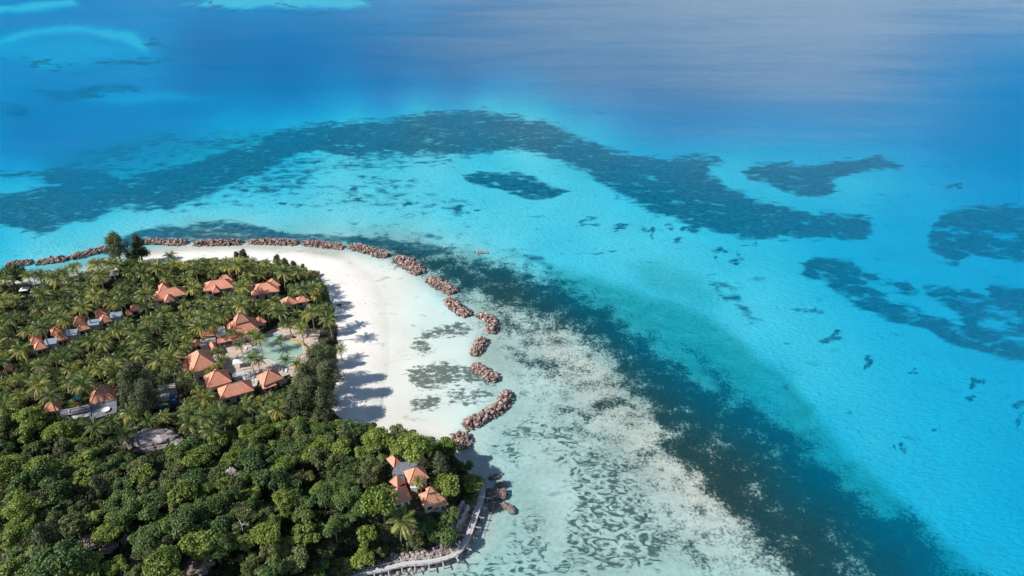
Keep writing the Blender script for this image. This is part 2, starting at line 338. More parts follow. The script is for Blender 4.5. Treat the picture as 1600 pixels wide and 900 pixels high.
def plain(name, col, rough=.7, var=.25, scale=1.5, spec=.3, metal=0.0, bump=0.0):
    t = NT(name); f = t.noise(scale, 5, .6)
    lo = tuple(c * (1 - var) for c in col); hi = tuple(min(1, c * (1 + var)) for c in col)
    c = t.mix(t.mr(f, .3, .7), lo, hi)
    return t.pbr(c, rough, t.bump(f, .6, bump) if bump else None, spec, metal)

# ------------------------------------------------------------------ ground sheet (seabed, beach, island soil and hill)
def ground_material():
    t = NT('sand_seabed_and_soil')
    A = t.n('SeparateColor', Color=t.attr('cover_a').outputs['Color']); B = t.n('SeparateColor', Color=t.attr('cover_b').outputs['Color'])
    coarse, fine, ripple = A.outputs; veil = t.attr('cover_a').outputs['Alpha']
    algae, soil, paving = B.outputs; lawn = t.attr('cover_b').outputs['Alpha']
    wet = t.attr('wet').outputs['Fac']
    # sand with drift marks
    n1 = t.noise(.035, 5, .6); n2 = t.noise(.6, 4, .6)
    sand = t.mix(t.mr(n1, .35, .65), (.78, .735, .67), (.84, .80, .735))
    sand = t.mix(t.math('MULTIPLY', t.mr(n2, .45, .75), .25), sand, (.66, .62, .56))
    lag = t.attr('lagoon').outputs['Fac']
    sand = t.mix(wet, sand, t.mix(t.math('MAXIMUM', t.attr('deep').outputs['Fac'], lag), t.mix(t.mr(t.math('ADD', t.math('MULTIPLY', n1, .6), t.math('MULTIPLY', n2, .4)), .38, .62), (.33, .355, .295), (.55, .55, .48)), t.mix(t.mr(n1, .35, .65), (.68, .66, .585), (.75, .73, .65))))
    wr = t.attr('wrack').outputs['Fac']
    sand = t.mix(t.math('MULTIPLY', wr, t.mr(t.noise(.8, 6, .8), .52, .70)), sand, (.34, .28, .22))
    # weed beds
    nb = t.noise(.10, 6, .57, t.scaled((1, 1.7, 1)), .5); nc = t.noise(.028, 4, .6, t.scaled((1, 2.0, 1)))
    mc = t.mr(t.math('ADD', coarse, t.math('ADD', t.math('MULTIPLY', t.math('SUBTRACT', nb, .5), 2.4), t.math('MULTIPLY', t.math('SUBTRACT', nc, .5), 1.0))),   .22, .92, smooth=True)
    mc = t.math('MULTIPLY', mc, t.mr(t.noise(.3, 6, .75), .3, .6, .80, 1.0))
    nf = t.noise(.95, 8, .82); nf2 = t.noise(.10, 6, .70)
    nn = t.math('ADD', t.math('MULTIPLY', t.math('SUBTRACT', nf, .5), 2.6), t.math('MULTIPLY', t.math('SUBTRACT', nf2, .5), 2.2))
    mf = t.math('MULTIPLY', t.mr(t.math('ADD', fine, nn), .28, .90, smooth=True), t.mr(fine, .02, .14))
    wv = t.n('TexNoise', Vector=t.scaled((.23, .38, 1), (0, 0, R(35))), Scale=1.0, Detail=3.0, Roughness=.5, Distortion=1.7).outputs[0]
    rr = t.math('ADD', t.math('MULTIPLY', t.math('SUBTRACT', wv, .5), 3.2), t.math('ADD', t.math('MULTIPLY', t.math('SUBTRACT', nf, .5), 1.0), t.math('MULTIPLY', t.math('SUBTRACT', nf2, .5), 1.2)))
    mrp = t.math('MULTIPLY', t.mr(t.math('ADD', ripple, rr), .36, .98, smooth=True), t.mr(ripple, .05, .3))
    na = t.noise(.26, 8, .75, t.scaled((1, 1.7, 1)))
    ma = t.mr(t.math('ADD', algae, t.math('MULTIPLY', t.math('SUBTRACT', na, .5), 3.2)), .42, .74, smooth=True)
    mv = t.math('MULTIPLY', veil, t.mr(t.noise(.09, 6, .7, t.scaled((1, 1.6, 1))), .30, .62, .60, 1.0))
    wc = t.mix(t.mr(nf, .35, .65), (.005, .024, .027), (.020, .056, .056))
    wc2 = t.mix(t.mr(nb, .35, .7), (.004, .036, .066), (.014, .095, .135))
    c = t.mix(mv, sand, (.07, .30, .185))
    c = t.mix(t.math('MULTIPLY', mrp, .9), c, (.038, .066, .054))
    c = t.mix(t.math('MULTIPLY', ma, .92), c, t.mix(t.mr(nf, .3, .7), (.050, .066, .056), (.13, .145, .12)))
    c = t.mix(mc, c, wc2)
    c = t.mix(mf, c, wc)
    # island
    ns = t.noise(.25, 6, .65)
    so = t.mix(t.mr(ns, .35, .7), (.045, .045, .028), (.14, .12, .085))
    pv = t.mix(t.mr(t.noise(.5, 4), .35, .65), (.44, .33, .28), (.60, .49, .43))
    lw = t.mix(t.mr(t.noise(.6, 5), .3, .7), (.07, .11, .03), (.13, .17, .05))
    ms = t.mr(t.math('ADD', soil, t.math('MULTIPLY', t.math('SUBTRACT', ns, .5), .8)), .4, .6, smooth=True)
    c = t.mix(ms, c, so); c = t.mix(t.mr(paving, .4, .6), c, pv); c = t.mix(t.mr(lawn, .4, .6), c, lw)
    h = t.math('ADD', t.math('MULTIPLY', n2, .15), t.math('MULTIPLY', nf, .06))
    deep = t.attr('deep').outputs['Fac']                        # open lagoon floor, where added bumps imitate light focused by the waves
    rp = t.noise(.42, 3, .5, t.scaled((1.0, 2.1, 1), (0, 0, R(-28))), .5)
    h = t.math('ADD', h, t.math('MULTIPLY', t.math('MULTIPLY', rp, deep), 1.9))
    return t.pbr(c, .95, t.bump(h, .8, .6), .1)

def water_material():
    t = NT('lagoon_water')
    d = t.attr('depth').outputs['Fac']; sh = t.attr('painted_sheen').outputs['Fac']
    def ex(k): return t.math('POWER', math.exp(-k), d)
    tint = t.n('CombineColor', Red=ex(.56), Green=ex(.088), Blue=ex(.019)).outputs[0]
    tr = t.n('BsdfTransparent', Color=tint)
    w1 = t.noise(.30, 3, .6, t.scaled((1.0, 1.9, 1), (0, 0, R(-35))), .4); w2 = t.noise(1.1, 4, .65, t.scaled((1, 1.7, 1), (0, 0, R(-25))), .3); w3 = t.noise(.05, 3, .5)
    hgt = t.math('ADD', t.math('ADD', t.math('MULTIPLY', w1, 1.0), t.math('MULTIPLY', w2, .35)), t.math('MULTIPLY', w3, .8))
    nrm = t.bump(hgt, .7, .9)
    body = t.n('BsdfDiffuse', Color=t.mix(t.mr(d, 1, 12), (.0, .48, .80), (.0, .205, .425)), Normal=nrm)
    fac = t.math('SUBTRACT', 1.0, ex(.065))
    m1 = t.n('MixShader', i0=fac, i1=tr.outputs[0], i2=body.outputs[0])
    gl = t.n('BsdfGlossy', Color=(.74, .83, 1.0), Roughness=.16, Normal=nrm)
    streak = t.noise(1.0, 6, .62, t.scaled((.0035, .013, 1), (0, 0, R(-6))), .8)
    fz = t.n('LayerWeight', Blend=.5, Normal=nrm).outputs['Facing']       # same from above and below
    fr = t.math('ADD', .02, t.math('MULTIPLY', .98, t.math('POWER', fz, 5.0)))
    fr = t.math('MULTIPLY', t.math('MULTIPLY', fr, sh), t.mr(streak, .35, .72, .80, 1.5), clamp=True)  # reflection scaled by the painted map and by streak noise
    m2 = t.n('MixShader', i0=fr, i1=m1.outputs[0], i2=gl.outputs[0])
    t.t.links.new(m2.outputs[0], t.out.inputs[0]); return t.m

def fan(step):
    """fan of world points under and around the lookout, with their image pixel coordinates"""
    ks = np.r_[-3.5, -2.6, -2.0, -1.5, -1.2, np.arange(-110, 1710 + .1, step) / FOC - 800 / FOC, 1.2, 1.5, 2.0, 2.6, 3.5]
    ks = np.sort(ks)
    pys = np.arange(960, -40, -step * .9)
    ys = flat(np.full(pys.shape, 800.), pys)[1]
    ys = np.r_[-500, -350, -220, -120, -40, 20, 55, ys, 1.25 * ys[-1], 1.7 * ys[-1], 2.5 * ys[-1], 4 * ys[-1], 8 * ys[-1], 14 * ys[-1]]
    wv = np.maximum(ys, 0) * CP + CAM_H * SP
    X = ks[None, :] * wv[:, None]; Y = np.repeat(ys[:, None], len(ks), 1)
    nr, nc = X.shape; i = np.arange(nr * nc).reshape(nr, nc)
    F = np.stack([i[:-1, :-1], i[:-1, 1:], i[1:, 1:], i[1:, :-1]], -1).reshape(-1, 4)
    X = X.ravel(); Y = Y.ravel()
    px = 800 + FOC * X / np.maximum(np.maximum(Y, 0) * CP + CAM_H * SP, 1); 
    yy = np.maximum(Y, 60); py = project(np.zeros_like(yy), yy, 0 * yy)[1]
    return X, Y, F, np.clip(px, -170, 1760), np.clip(py, -22, 1000)

GROVE = [(-90, 430), (0, 444), (60, 446), (110, 441), (160, 430), (205, 410), (235, 412), (300, 408), (360, 404), (440, 412), (490, 425), (512, 450), (522, 490), (528, 540), (524, 590), (518, 640), (540, 665), (640, 690), (700, 700), (740, 745), (745, 770), (735, 800), (722, 835), (700, 853), (655, 866), (600, 878), (560, 896), (520, 940), (460, 1100), (-400, 1100), (-400, 440)]
PATIO = [(318, 545), (352, 530), (400, 525), (440, 512), (500, 515), (492, 545), (470, 585), (445, 600), (400, 596), (362, 588), (340, 570)]
LAWN = [(104, 636), (112, 622), (126, 608), (150, 602), (142, 632), (122, 640)]
POOL = [(371, 560), (386, 549), (402, 541), (416, 529), (430, 521), (444, 522), (455, 531), (468, 537), (477, 547), (474, 553), (462, 555), (461, 566), (448, 573), (430, 566), (416, 560), (398, 566), (380, 568)]
POOL_W = [at(*p)[:2] for p in POOL]

def build_ground():
    X, Y, F, px, py = fan(2.4)
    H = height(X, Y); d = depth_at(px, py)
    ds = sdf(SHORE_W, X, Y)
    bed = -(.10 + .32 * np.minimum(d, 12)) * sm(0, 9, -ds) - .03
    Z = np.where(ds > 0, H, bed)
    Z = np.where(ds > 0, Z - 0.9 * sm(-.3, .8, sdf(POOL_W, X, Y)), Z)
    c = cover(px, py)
    land = ds > 0
    qx, qy = project(X, Y, Z); qx = qx + 14 * (fbm(X / 9, Y / 9) - .5); qy = qy + 10 * (fbm(X / 9 + 31, Y / 9) - .5)
    soil = np.where(land, sm(-7, 7, sdf(GROVE, qx, qy)), 0); pav = np.where(land, sm(-3, 3, sdf(PATIO, qx, qy)), 0); law = np.where(land, sm(-2, 2, sdf(LAWN, qx, qy)), 0)
    wet = np.where(land, sm(9, 0, ds), 1.0) * .9
    for k in range(4): c[k][land] = 0
    c[4][land & (ds > 4)] = 0
    ca = np.stack([c[0], c[1], c[2], c[3]], -1); cb = np.stack([c[4], soil, pav, law], -1)
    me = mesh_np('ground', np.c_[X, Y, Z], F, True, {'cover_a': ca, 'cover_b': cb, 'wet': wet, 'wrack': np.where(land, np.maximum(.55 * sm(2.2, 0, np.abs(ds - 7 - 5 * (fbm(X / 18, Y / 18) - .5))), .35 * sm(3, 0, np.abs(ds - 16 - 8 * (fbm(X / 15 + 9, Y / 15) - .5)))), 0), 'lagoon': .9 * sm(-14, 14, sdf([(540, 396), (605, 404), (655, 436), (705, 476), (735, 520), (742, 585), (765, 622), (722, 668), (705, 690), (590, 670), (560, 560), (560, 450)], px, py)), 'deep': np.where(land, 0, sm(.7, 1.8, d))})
    tag(link('ground', me, ground_material()), 'pale sand seabed, white beach and wooded hill of the island', 'ground', kind='structure')
build_ground()

def build_sea():
    X, Y, F, px, py = fan(4.0)
    d = np.clip(depth_at(px, py), .04, 15.0); ds = sdf(SHORE_W, X, Y)
    d = d * sm(-1, 14, -ds) + .02
    s = np.clip(PAINTED_SHEEN(px, py), .05, 2.2)
    me = mesh_np('sea', np.c_[X, Y, 0 * X], F, True, {'depth': d, 'painted_sheen': s})
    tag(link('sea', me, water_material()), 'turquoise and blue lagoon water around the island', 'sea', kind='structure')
build_sea()

# ------------------------------------------------------------------ materials for things
M = {}
M['wall'] = plain('cream_render', (.62, .56, .47), .85, .12, .8)
M['grey_slab'] = plain('grey_roofing_felt', (.17, .18, .21), .85, .3, .7, bump=.05)
M['pale_slab'] = plain('pale_concrete', (.50, .49, .47), .85, .18, .6)
M['grey_wall'] = plain('grey_render', (.27, .27, .28), .85, .2, .8)
M['glass'] = plain('dark_window_glass', (.03, .05, .06), .12, .2, 1, .6)
M['frame'] = plain('dark_timber', (.16, .09, .05), .7, .25, 3)
M['white'] = plain('white_paint', (.78, .78, .76), .5, .06, 2)
M['panel'] = plain('solar_glass', (.26, .33, .42), .25, .15, 2, .6)
M['deck'] = plain('weathered_deck_boards', (.58, .55, .54), .85, .2, 2.5)
M['post'] = plain('weathered_timber', (.50, .47, .46), .85, .22, 2)
M['trunk'] = plain('bark', (.20, .16, .12), .9, .35, 2.5)
M['palm_trunk'] = plain('palm_bark', (.30, .26, .21), .9, .3, 2.5)
M['dead'] = plain('bleached_deadwood', (.55, .50, .45), .9, .2, 2)
M['blue'] = plain('blue_plastic', (.04, .20, .48), .4, .15, 2)
M['teal'] = plain('turquoise_plastic', (.06, .42, .45), .4, .15, 2)
M['red'] = plain('faded_red_plastic', (.50, .16, .14), .5, .15, 2)
M['yellow'] = plain('ochre_render', (.50, .34, .13), .8, .2, 1)
M['rubber'] = plain('tyre_rubber', (.02, .02, .02), .8, .2, 2)
M['dry'] = plain('dry_twigs', (.27, .22, .20), .9, .35, 1.2)

def roof_material():
    t = NT('terracotta_tiles')
    oi = t.n('ObjectInfo').outputs['Random']
    f = t.noise(.9, 6, .7); g = t.noise(.16, 4, .6)
    c = t.mix(t.mr(f, .3, .7), (.64, .245, .150), (.86, .42, .29))
    c = t.mix(t.math('MULTIPLY', t.mr(g, .48, .72), .45), c, (.36, .15, .10))
    c = t.mix(t.math('MULTIPLY', oi, .22), c, (.66, .24, .13))
    z = t.n('SeparateXYZ', Vector=t.pos()).outputs[2]
    rows = t.math('FRACT', t.math('MULTIPLY', z, 3.2))
    return t.pbr(c, .8, t.bump(t.math('ADD', rows, t.math('MULTIPLY', f, .8)), .5, .08), .25)
M['roof'] = roof_material()
M['ridge'] = plain('ridge_tiles', (.66, .36, .26), .8, .18, 2)

def leaf_material(name, dark, mid, light, rough=.55, var=.5, trans=.25):
    t = NT(name); oi = t.n('ObjectInfo').outputs['Random']
    a = t.attr('tone').outputs['Fac']; f = t.noise(.35, 3, .6)
    x = t.math('ADD', a, t.math('MULTIPLY', t.math('SUBTRACT', oi, .5), var))
    x = t.math('ADD', x, t.math('MULTIPLY', t.math('SUBTRACT', f, .5), .5))
    r = t.t.nodes.new('ShaderNodeValToRGB'); e = r.color_ramp.elements
    e[0].position = .05; e[0].color = (*dark, 1); e[1].position = .95; e[1].color = (*light, 1)
    m = e.new(.5); m.color = (*mid, 1); t.set(r.inputs[0], x)
    b = t.n('BsdfPrincipled', Roughness=rough); t.set(b.inputs['Base Color'], r.outputs[0]); b.inputs['Specular IOR Level'].default_value = .35
    tl = t.n('BsdfTranslucent', Color=r.outputs[0])
    ms = t.n('MixShader', i0=trans, i1=b.outputs[0], i2=tl.outputs[0])
    t.t.links.new(ms.outputs[0], t.out.inputs[0]); return t.m
M['palm'] = leaf_material('palm_fronds', (.046, .095, .028), (.175, .230, .062), (.58, .52, .13), .40, .35)
M['leafA'] = leaf_material('bright_broad_leaves', (.075, .135, .022), (.205, .275, .048), (.31, .365, .072), .5, .45)
M['leafB'] = leaf_material('deep_green_leaves', (.038, .086, .024), (.105, .175, .046), (.19, .26, .068), .5, .5)
M['leafC'] = leaf_material('olive_leaves', (.070, .095, .030), (.165, .190, .062), (.25, .26, .09), .6, .5)
M['casu'] = leaf_material('casuarina_needles', (.045, .065, .030), (.115, .140, .068), (.23, .24, .12), .75, .4)
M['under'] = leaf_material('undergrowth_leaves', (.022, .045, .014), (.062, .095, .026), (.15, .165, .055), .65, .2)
M['rust'] = leaf_material('rusty_leaves', (.14, .085, .03), (.26, .15, .05), (.38, .24, .08), .7, .3)

def rock_material(name, lo, hi, pale):
    t = NT(name); a = t.attr('tone').outputs['Fac']; f = t.noise(.8, 6, .7)
    c = t.mix(a, lo, hi); c = t.mix(t.math('MULTIPLY', t.mr(f, .5, .75), .5), c, pale)
    return t.pbr(c, .9, t.bump(f, .6, .25), .2)
M['rubble'] = rock_material('pink_granite_rubble', (.11, .075, .066), (.56, .39, .34), (.62, .49, .44))
M['granite'] = rock_material('grey_violet_granite', (.19, .155, .155), (.40, .34, .335), (.72, .68, .66))
M['shore_rock'] = rock_material('brown_shore_granite', (.10, .078, .070), (.29, .215, .185), (.42, .35, .31))

# ------------------------------------------------------------------ breakwaters of piled rock
ico = bmesh.new(); bmesh.ops.create_icosphere(ico, subdivisions=1, radius=1.0); ico.verts.ensure_lookup_table()
ICO_V = np.array([v.co[:] for v in ico.verts]); ICO_F = np.array([[v.index for v in f.verts] for f in ico.faces]); ico.free()
ico = bmesh.new(); bmesh.ops.create_icosphere(ico, subdivisions=4, radius=1.0); ico.verts.ensure_lookup_table()
ICO4_V = np.array([v.co[:] for v in ico.verts]); ICO4_F = np.array([[v.index for v in f.verts] for f in ico.faces]); ico.free()
def rnd_rot(n):
    q = rng.normal(size=(n, 4)); q /= np.linalg.norm(q, axis=1)[:, None]; w, x, y, z = q.T
    return np.stack([np.stack([1 - 2 * (y * y + z * z), 2 * (x * y - z * w), 2 * (x * z + y * w)], -1), np.stack([2 * (x * y + z * w), 1 - 2 * (x * x + z * z), 2 * (y * z - x * w)], -1), np.stack([2 * (x * z - y * w), 2 * (y * z + x * w), 1 - 2 * (x * x + y * y)], -1)], 1)
def rocks(P, size):
    n = len(P); k = len(ICO_V)
    V = ICO_V[None] * (1 + rng.uniform(-.22, .22, (n, k, 1))) * rng.uniform(.65, 1.25, (n, 1, 3))
    V = np.einsum('nij,nkj->nki', rnd_rot(n), V) * size[:, None, None] + P[:, None, :]
    F = ICO_F[None] + (np.arange(n) * k)[:, None, None]
    tone = np.repeat(np.clip(rng.normal(.5, .28, n), 0, 1), k)
    return V.reshape(-1, 3), F.reshape(-1, 3), tone
def polyline(P, step):
    P = np.array(P, float); L = np.r_[0, np.cumsum(np.linalg.norm(np.diff(P, axis=0), axis=1))]
    s = np.linspace(0, L[-1], max(int(L[-1] / step), 2)); return np.stack([np.interp(s, L, P[:, i]) for i in range(P.shape[1])], -1), L[-1]
def breakwater(pts, half, top, label, dens=1.0):
    half *= .88
    P = np.array([flat(a, b, .6) for a, b in pts]); P[0] += (P[0] - P[1]) / np.linalg.norm(P[0] - P[1]) * 1.1; P[-1] += (P[-1] - P[-2]) / np.linalg.norm(P[-1] - P[-2]) * 1.1; C, L = polyline(P, .25)
    n = int(L * half * 2 * 2.3 * dens) + 20
    i = rng.integers(0, len(C), n); T = np.gradient(C, axis=0); T /= np.linalg.norm(T, axis=1)[:, None] + 1e-9
    N = np.stack([-T[:, 1], T[:, 0]], -1)
    wob = 1 + .22 * (fbm(np.arange(len(C)) * .05 + L, np.full(len(C), half)) - .5) * 2
    s = rng.uniform(-1, 1, n); end = np.minimum(i, len(C) - 1 - i) * .25
    e = np.sqrt(np.clip(end / half, .05, 1)); 
    xy = C[i] + N[i] * (s * half * wob[i] * (.55 + .45 * e))[:, None] + rng.normal(0, .25, (n, 2))
    z = top * (1 - np.abs(s) ** 1.6) * (.45 + .55 * e) + rng.uniform(-.25, .35, n) - .15
    V, F, tone = rocks(np.c_[xy, z], np.clip(rng.lognormal(-.92, .40, n), .22, 1.15))
    tone = tone * np.clip(.35 + .65 * (V[:, 2] - .05) / .7, .25, 1)          # dark wet rock at the waterline
    # solid core under the loose rocks
    m = 12; a = np.linspace(-1, 1, m); ee = np.sqrt(np.clip(np.minimum(np.arange(len(C)), np.arange(len(C))[::-1]) * .25 / half, .02, 1))
    cv = C[:, None, :] + N[:, None, :] * (a[None, :] * half * .9 * (.5 + .5 * ee[:, None]))[..., None]
    cz = (top * .75 * (1 - np.abs(a)[None, :] ** 1.6) * (.4 + .6 * ee[:, None])) - .5
    CV = np.c_[cv.reshape(-1, 2), cz.ravel()]; idx = np.arange(len(CV)).reshape(len(C), m)
    CF = np.stack([idx[:-1, :-1], idx[1:, :-1], idx[1:, 1:], idx[:-1, 1:]], -1).reshape(-1, 4) + len(V)
    c0 = np.array([*C.mean(0), 0])
    me = mesh_np('breakwater', np.r_[V, CV] - c0, [F, CF], False, {'tone': np.r_[tone, np.full(len(CV), .15)]})
    tag(link('breakwater', me, M['rubble'], loc=tuple(c0)), label, 'breakwater', 'rock breakwaters around the beach')
BW = [
 ([(14, 412), (44, 409)], 3.2, 1.6, 'short pink rock breakwater at the far left shore behind dark trees'),
 ([(60, 409), (80, 406), (103, 403)], 3.2, 1.7, 'thin rock breakwater second from the left end of the chain'),
 ([(115, 401), (140, 394), (165, 388)], 3.6, 1.9, 'sloping rock breakwater just left of the two tall dark trees'),
 ([(222, 377), (250, 377), (288, 379)], 3.6, 2.0, 'long rock breakwater just right of the tall trees above the lone palm'),
 ([(306, 380), (340, 379), (376, 378)], 3.6, 1.9, 'straight low rock breakwater directly above the round beach tree pair'),
 ([(392, 378), (425, 377), (461, 379)], 3.7, 2.0, 'straight rock breakwater right of the gap above the dark tree pair'),
 ([(476, 379), (505, 382), (533, 385)], 3.6, 2.0, 'rock breakwater gently tilted down to the right above the beach top'),
 ([(550, 384), (575, 390), (603, 399)], 4.4, 2.2, 'slanted rock breakwater at the bend where the beach turns'),
 ([(622, 404), (640, 412), (656, 425)], 5.2, 2.4, 'broad oval rock breakwater beside the first bend of the dark band'),
 ([(672, 436), (690, 445), (707, 456)], 4.8, 2.4, 'broad slanted rock breakwater below the oval one'),
 ([(701, 468), (712, 479), (730, 491)], 4.2, 2.4, 'ragged dark-tipped rock breakwater above the grey algae pools'),
 ([(749, 492), (764, 497), (772, 508), (768, 518)], 3.1, 2.0, 'small hook-shaped rock breakwater standing furthest out'),
 ([(755, 530), (748, 542), (742, 553)], 3.5, 2.0, 'small upright rock breakwater below the hook-shaped one'),
 ([(743, 572), (757, 581), (773, 592)], 3.6, 2.1, 'short rock breakwater slanting towards the big curved one'),
 ([(792, 614), (791, 624), (780, 636), (762, 647), (744, 656), (729, 665)], 3.5, 2.4, 'largest curved rock breakwater bending around the lagoon end'),
 ([(720, 680), (726, 696)], 4.2, 2.2, 'stubby round rock heap nearest the wooded headland'),
]
for a in BW: breakwater(*a)
for a, lab in (([(745, 394), (762, 394)], 'low pink rock shelf just breaking the surface off the beach bend'),):
    P = np.array([flat(x, y) for x, y in a]); C, L = polyline(P, .3); n = int(L * 9)
    V, F, tone = rocks(np.c_[C[rng.integers(0, len(C), n)] + rng.normal(0, .7, (n, 2)), rng.uniform(-.35, .05, n)], rng.uniform(.3, .7, n))
    c0 = np.array([*C.mean(0), 0]); tag(link('rock_shelf', mesh_np('rock_shelf', V - c0, F, False, {'tone': tone}), M['rubble'], loc=tuple(c0)), lab, 'rocks', 'low rock shelves off the beach')

def boulder(name, pos, dims, rz, label, group, mat='shore_rock', ridges=0.0):
    V = ICO4_V.copy(); o = rng.random() * 50
    V = np.sign(V) * np.abs(V) ** .8
    n = fbm(V[:, 0] * 1.6 + o + V[:, 2], V[:, 1] * 1.6 - o + V[:, 2] * .7, 4) - .5; n2 = fbm(V[:, 0] * 5 + o, V[:, 1] * 5 + V[:, 2] * 4, 3) - .5
    V = V * (1 + .55 * n + .22 * n2)[:, None]
    if ridges: V = V * (1 - .16 * (np.sin(V[:, 0] * ridges + n * 5) > .25))[:, None]
    tone = np.clip(.5 + 1.6 * n2 + .8 * n, 0, 1)
    me = mesh_np(name, V * np.array(dims), ICO4_F, False, {'tone': tone})
    o = link(name, me, M[mat], loc=pos); o.rotation_euler = (0, 0, rz)
    return tag(o, label, 'rock', group)
def pboulder(px, py, dims, rz, label, name='granite_boulder', mat='shore_rock', ridges=0.0, sink=.3, group='shore boulders by the boardwalk'):
    x, y, z = at(px, py, dims[2] * .4); z0 = float(height(x, y)[0]); boulder(name, (x, y, z0 + dims[2] * (.5 - sink)), dims, rz, label, group, mat, ridges)
pboulder(777, 771, (4.2, 2.6, 1.7), -.1, 'largest layered brown rock ledge right of the boardwalk bend', ridges=9)
pboulder(764, 775, (1.8, 1.9, 1.3), .5, 'squat dark rock between the boardwalk and the layered ledge')
pboulder(768, 791, (1.1, 1.3, 1.0), .2, 'small dark boulder in the shallows nearest the boardwalk')
pboulder(781, 789, (1.5, 1.2, .9), -.3, 'flat brown boulder below the layered ledge')
pboulder(790, 790, (1.1, 1.5, 1.0), .4, 'dark middle boulder of the shallow rock trio')
pboulder(799, 796, (1.2, 1.9, 1.0), .35, 'outermost tilted brown boulder in the shallows')
pboulder(772, 745, (2.2, 1.2, .6), .4, 'low reddish rock slab above the layered ledge', sink=.2)
pboulder(783, 757, (2.0, 1.3, .4), .1, 'nearly drowned flat rock above the layered ledge', sink=.25)
pboulder(766, 801, (.8, .6, .4), .1, 'pebble-like rock just under the small dark boulder')
pboulder(718, 808, (2.4, 5.2, 3.4), -.35, 'tall grooved granite slab leaning below the hilltop villa', 'granite_slab', 'granite', 7, .2)
pboulder(735, 800, (1.0, 2.2, 1.6), .3, 'pale granite block wedged behind the boardwalk bend')
for k, (a, b) in enumerate([(716, 856), (703, 861), (690, 866), (676, 869), (668, 874), (650, 884), (634, 887), (622, 891), (727, 846), (722, 838)]):
    lab = ['pale rock against the boardwalk at its sharpest lower curve', 'cream rock in the rubble behind the lower boardwalk curve', 'broken pale rock just inside the lower boardwalk', 'tawny rock behind the middle of the lower boardwalk', 'square tawny rock under the lower boardwalk', 'tan boulder at the water below the lower boardwalk', 'brown boulder under the left part of the lower boardwalk', 'leftmost tan boulder under the lower boardwalk', 'grey rock tucked inside the right boardwalk bend', 'dark rock up the bank inside the right boardwalk bend'][k]
    s = random.uniform(.9, 1.6); pboulder(a, b, (s * 1.3, s, s * .8), random.random() * 3, lab)
P = np.array([flat(a, b, 1) for a, b in [(738, 812), (728, 836), (716, 851), (700, 861), (676, 868), (650, 873), (620, 878), (600, 884)]]); C, L = polyline(P, .3); n = 900
Q = C[rng.integers(0, len(C), n)] + rng.normal(0, 1.5, (n, 2)); V, F, tone = rocks(np.c_[Q, np.minimum(height(Q[:, 0], Q[:, 1]), 2.0) + rng.uniform(-.3, .3, n)], rng.uniform(.35, 1.0, n)); c0 = np.array([*C.mean(0), 0])
tag(link('rock_bank', mesh_np('rock_bank', V - c0, F, False, {'tone': np.clip(tone + .25, 0, 1)}), M['granite'], loc=tuple(c0)), 'bank of broken pale rock along the inner side of the boardwalk', 'rocks')
pboulder(236, 690, (9.5, 5.0, 4.0), .12, 'big white-streaked granite outcrop at the foot of the forest', 'granite_outcrop', 'granite', 5, .24, group='granite outcrops in the forest')
pboulder(262, 692, (6, 3.6, 2.6), -.1, 'violet granite shoulder on the right of the white-streaked outcrop', 'granite_outcrop', 'granite', 5, .2, group='granite outcrops in the forest')
pboulder(367, 744, (2.4, 1.8, 2.0), .2, 'small pale boulder peeking out of the bright forest crowns', 'granite_outcrop', 'granite', 0, -.6, group='granite outcrops in the forest')
pboulder(306, 886, (4.5, 3.5, 2.0), .3, 'dark cleft rock face at the lower edge of the forest', 'granite_outcrop', 'shore_rock', 8, .1, group='granite outcrops in the forest')

# ------------------------------------------------------------------ buildings
KEEP = []          # picture areas kept free of crowns (roofs, pool, lawn ...)
FOOT = []          # building footprints in metres
def rect(FL, FR, BL, eave):
    x, y, z = at(*FL, eave); z = z - eave
    ze = z + eave
    a = np.array(flat(*FL, ze)); b = np.array(flat(*FR, ze)); c = np.array(flat(*BL, ze))
    u = b - a; w_ = c - a; Wd = np.linalg.norm(u); D = max(np.linalg.norm(w_), 2.0)
    a1 = math.atan2(u[1], u[0]); a2 = math.atan2(w_[1], w_[0]) - math.pi / 2; da = (a2 - a1 + math.pi) % (2 * math.pi) - math.pi
    return a + u / 2 + w_ / 2, Wd, D, a1 + max(-.5, min(.5, da * .45)), z
def hip(w, d, z, rise, cut=None, lift=0.0, th=.22):
    """hip roof shell; cut < 1 leaves a flat top at that share of the slope. Returns mesh builder and hip lines"""
    m = MB(); a, b = w / 2, d / 2; q = min(a, b)
    if cut: q *= cut; rise *= cut
    ia, ib = max(a - q, .02), max(b - q, .02)
    v = [(-a, -b, z), (a, -b, z), (a, b, z), (-a, b, z), (-ia, -ib, z + rise), (ia, -ib, z + rise), (ia, ib, z + rise), (-ia, ib, z + rise)]
    v += [(x, y, zz - th) for x, y, zz in v[:4]]
    m.add(v, [(0, 1, 5, 4), (1, 2, 6, 5), (2, 3, 7, 6), (3, 0, 4, 7), (4, 5, 6, 7), (8, 9, 1, 0), (9, 10, 2, 1), (10, 11, 3, 2), (11, 8, 0, 3), (11, 10, 9, 8)])
    lines = [(v[i], v[i + 4]) for i in range(4)]
    if w >= d: lines.append(((-ia, 0, z + rise), (ia, 0, z + rise)))
    else: lines.append(((0, -ib, z + rise), (0, ib, z + rise)))
    return m, lines
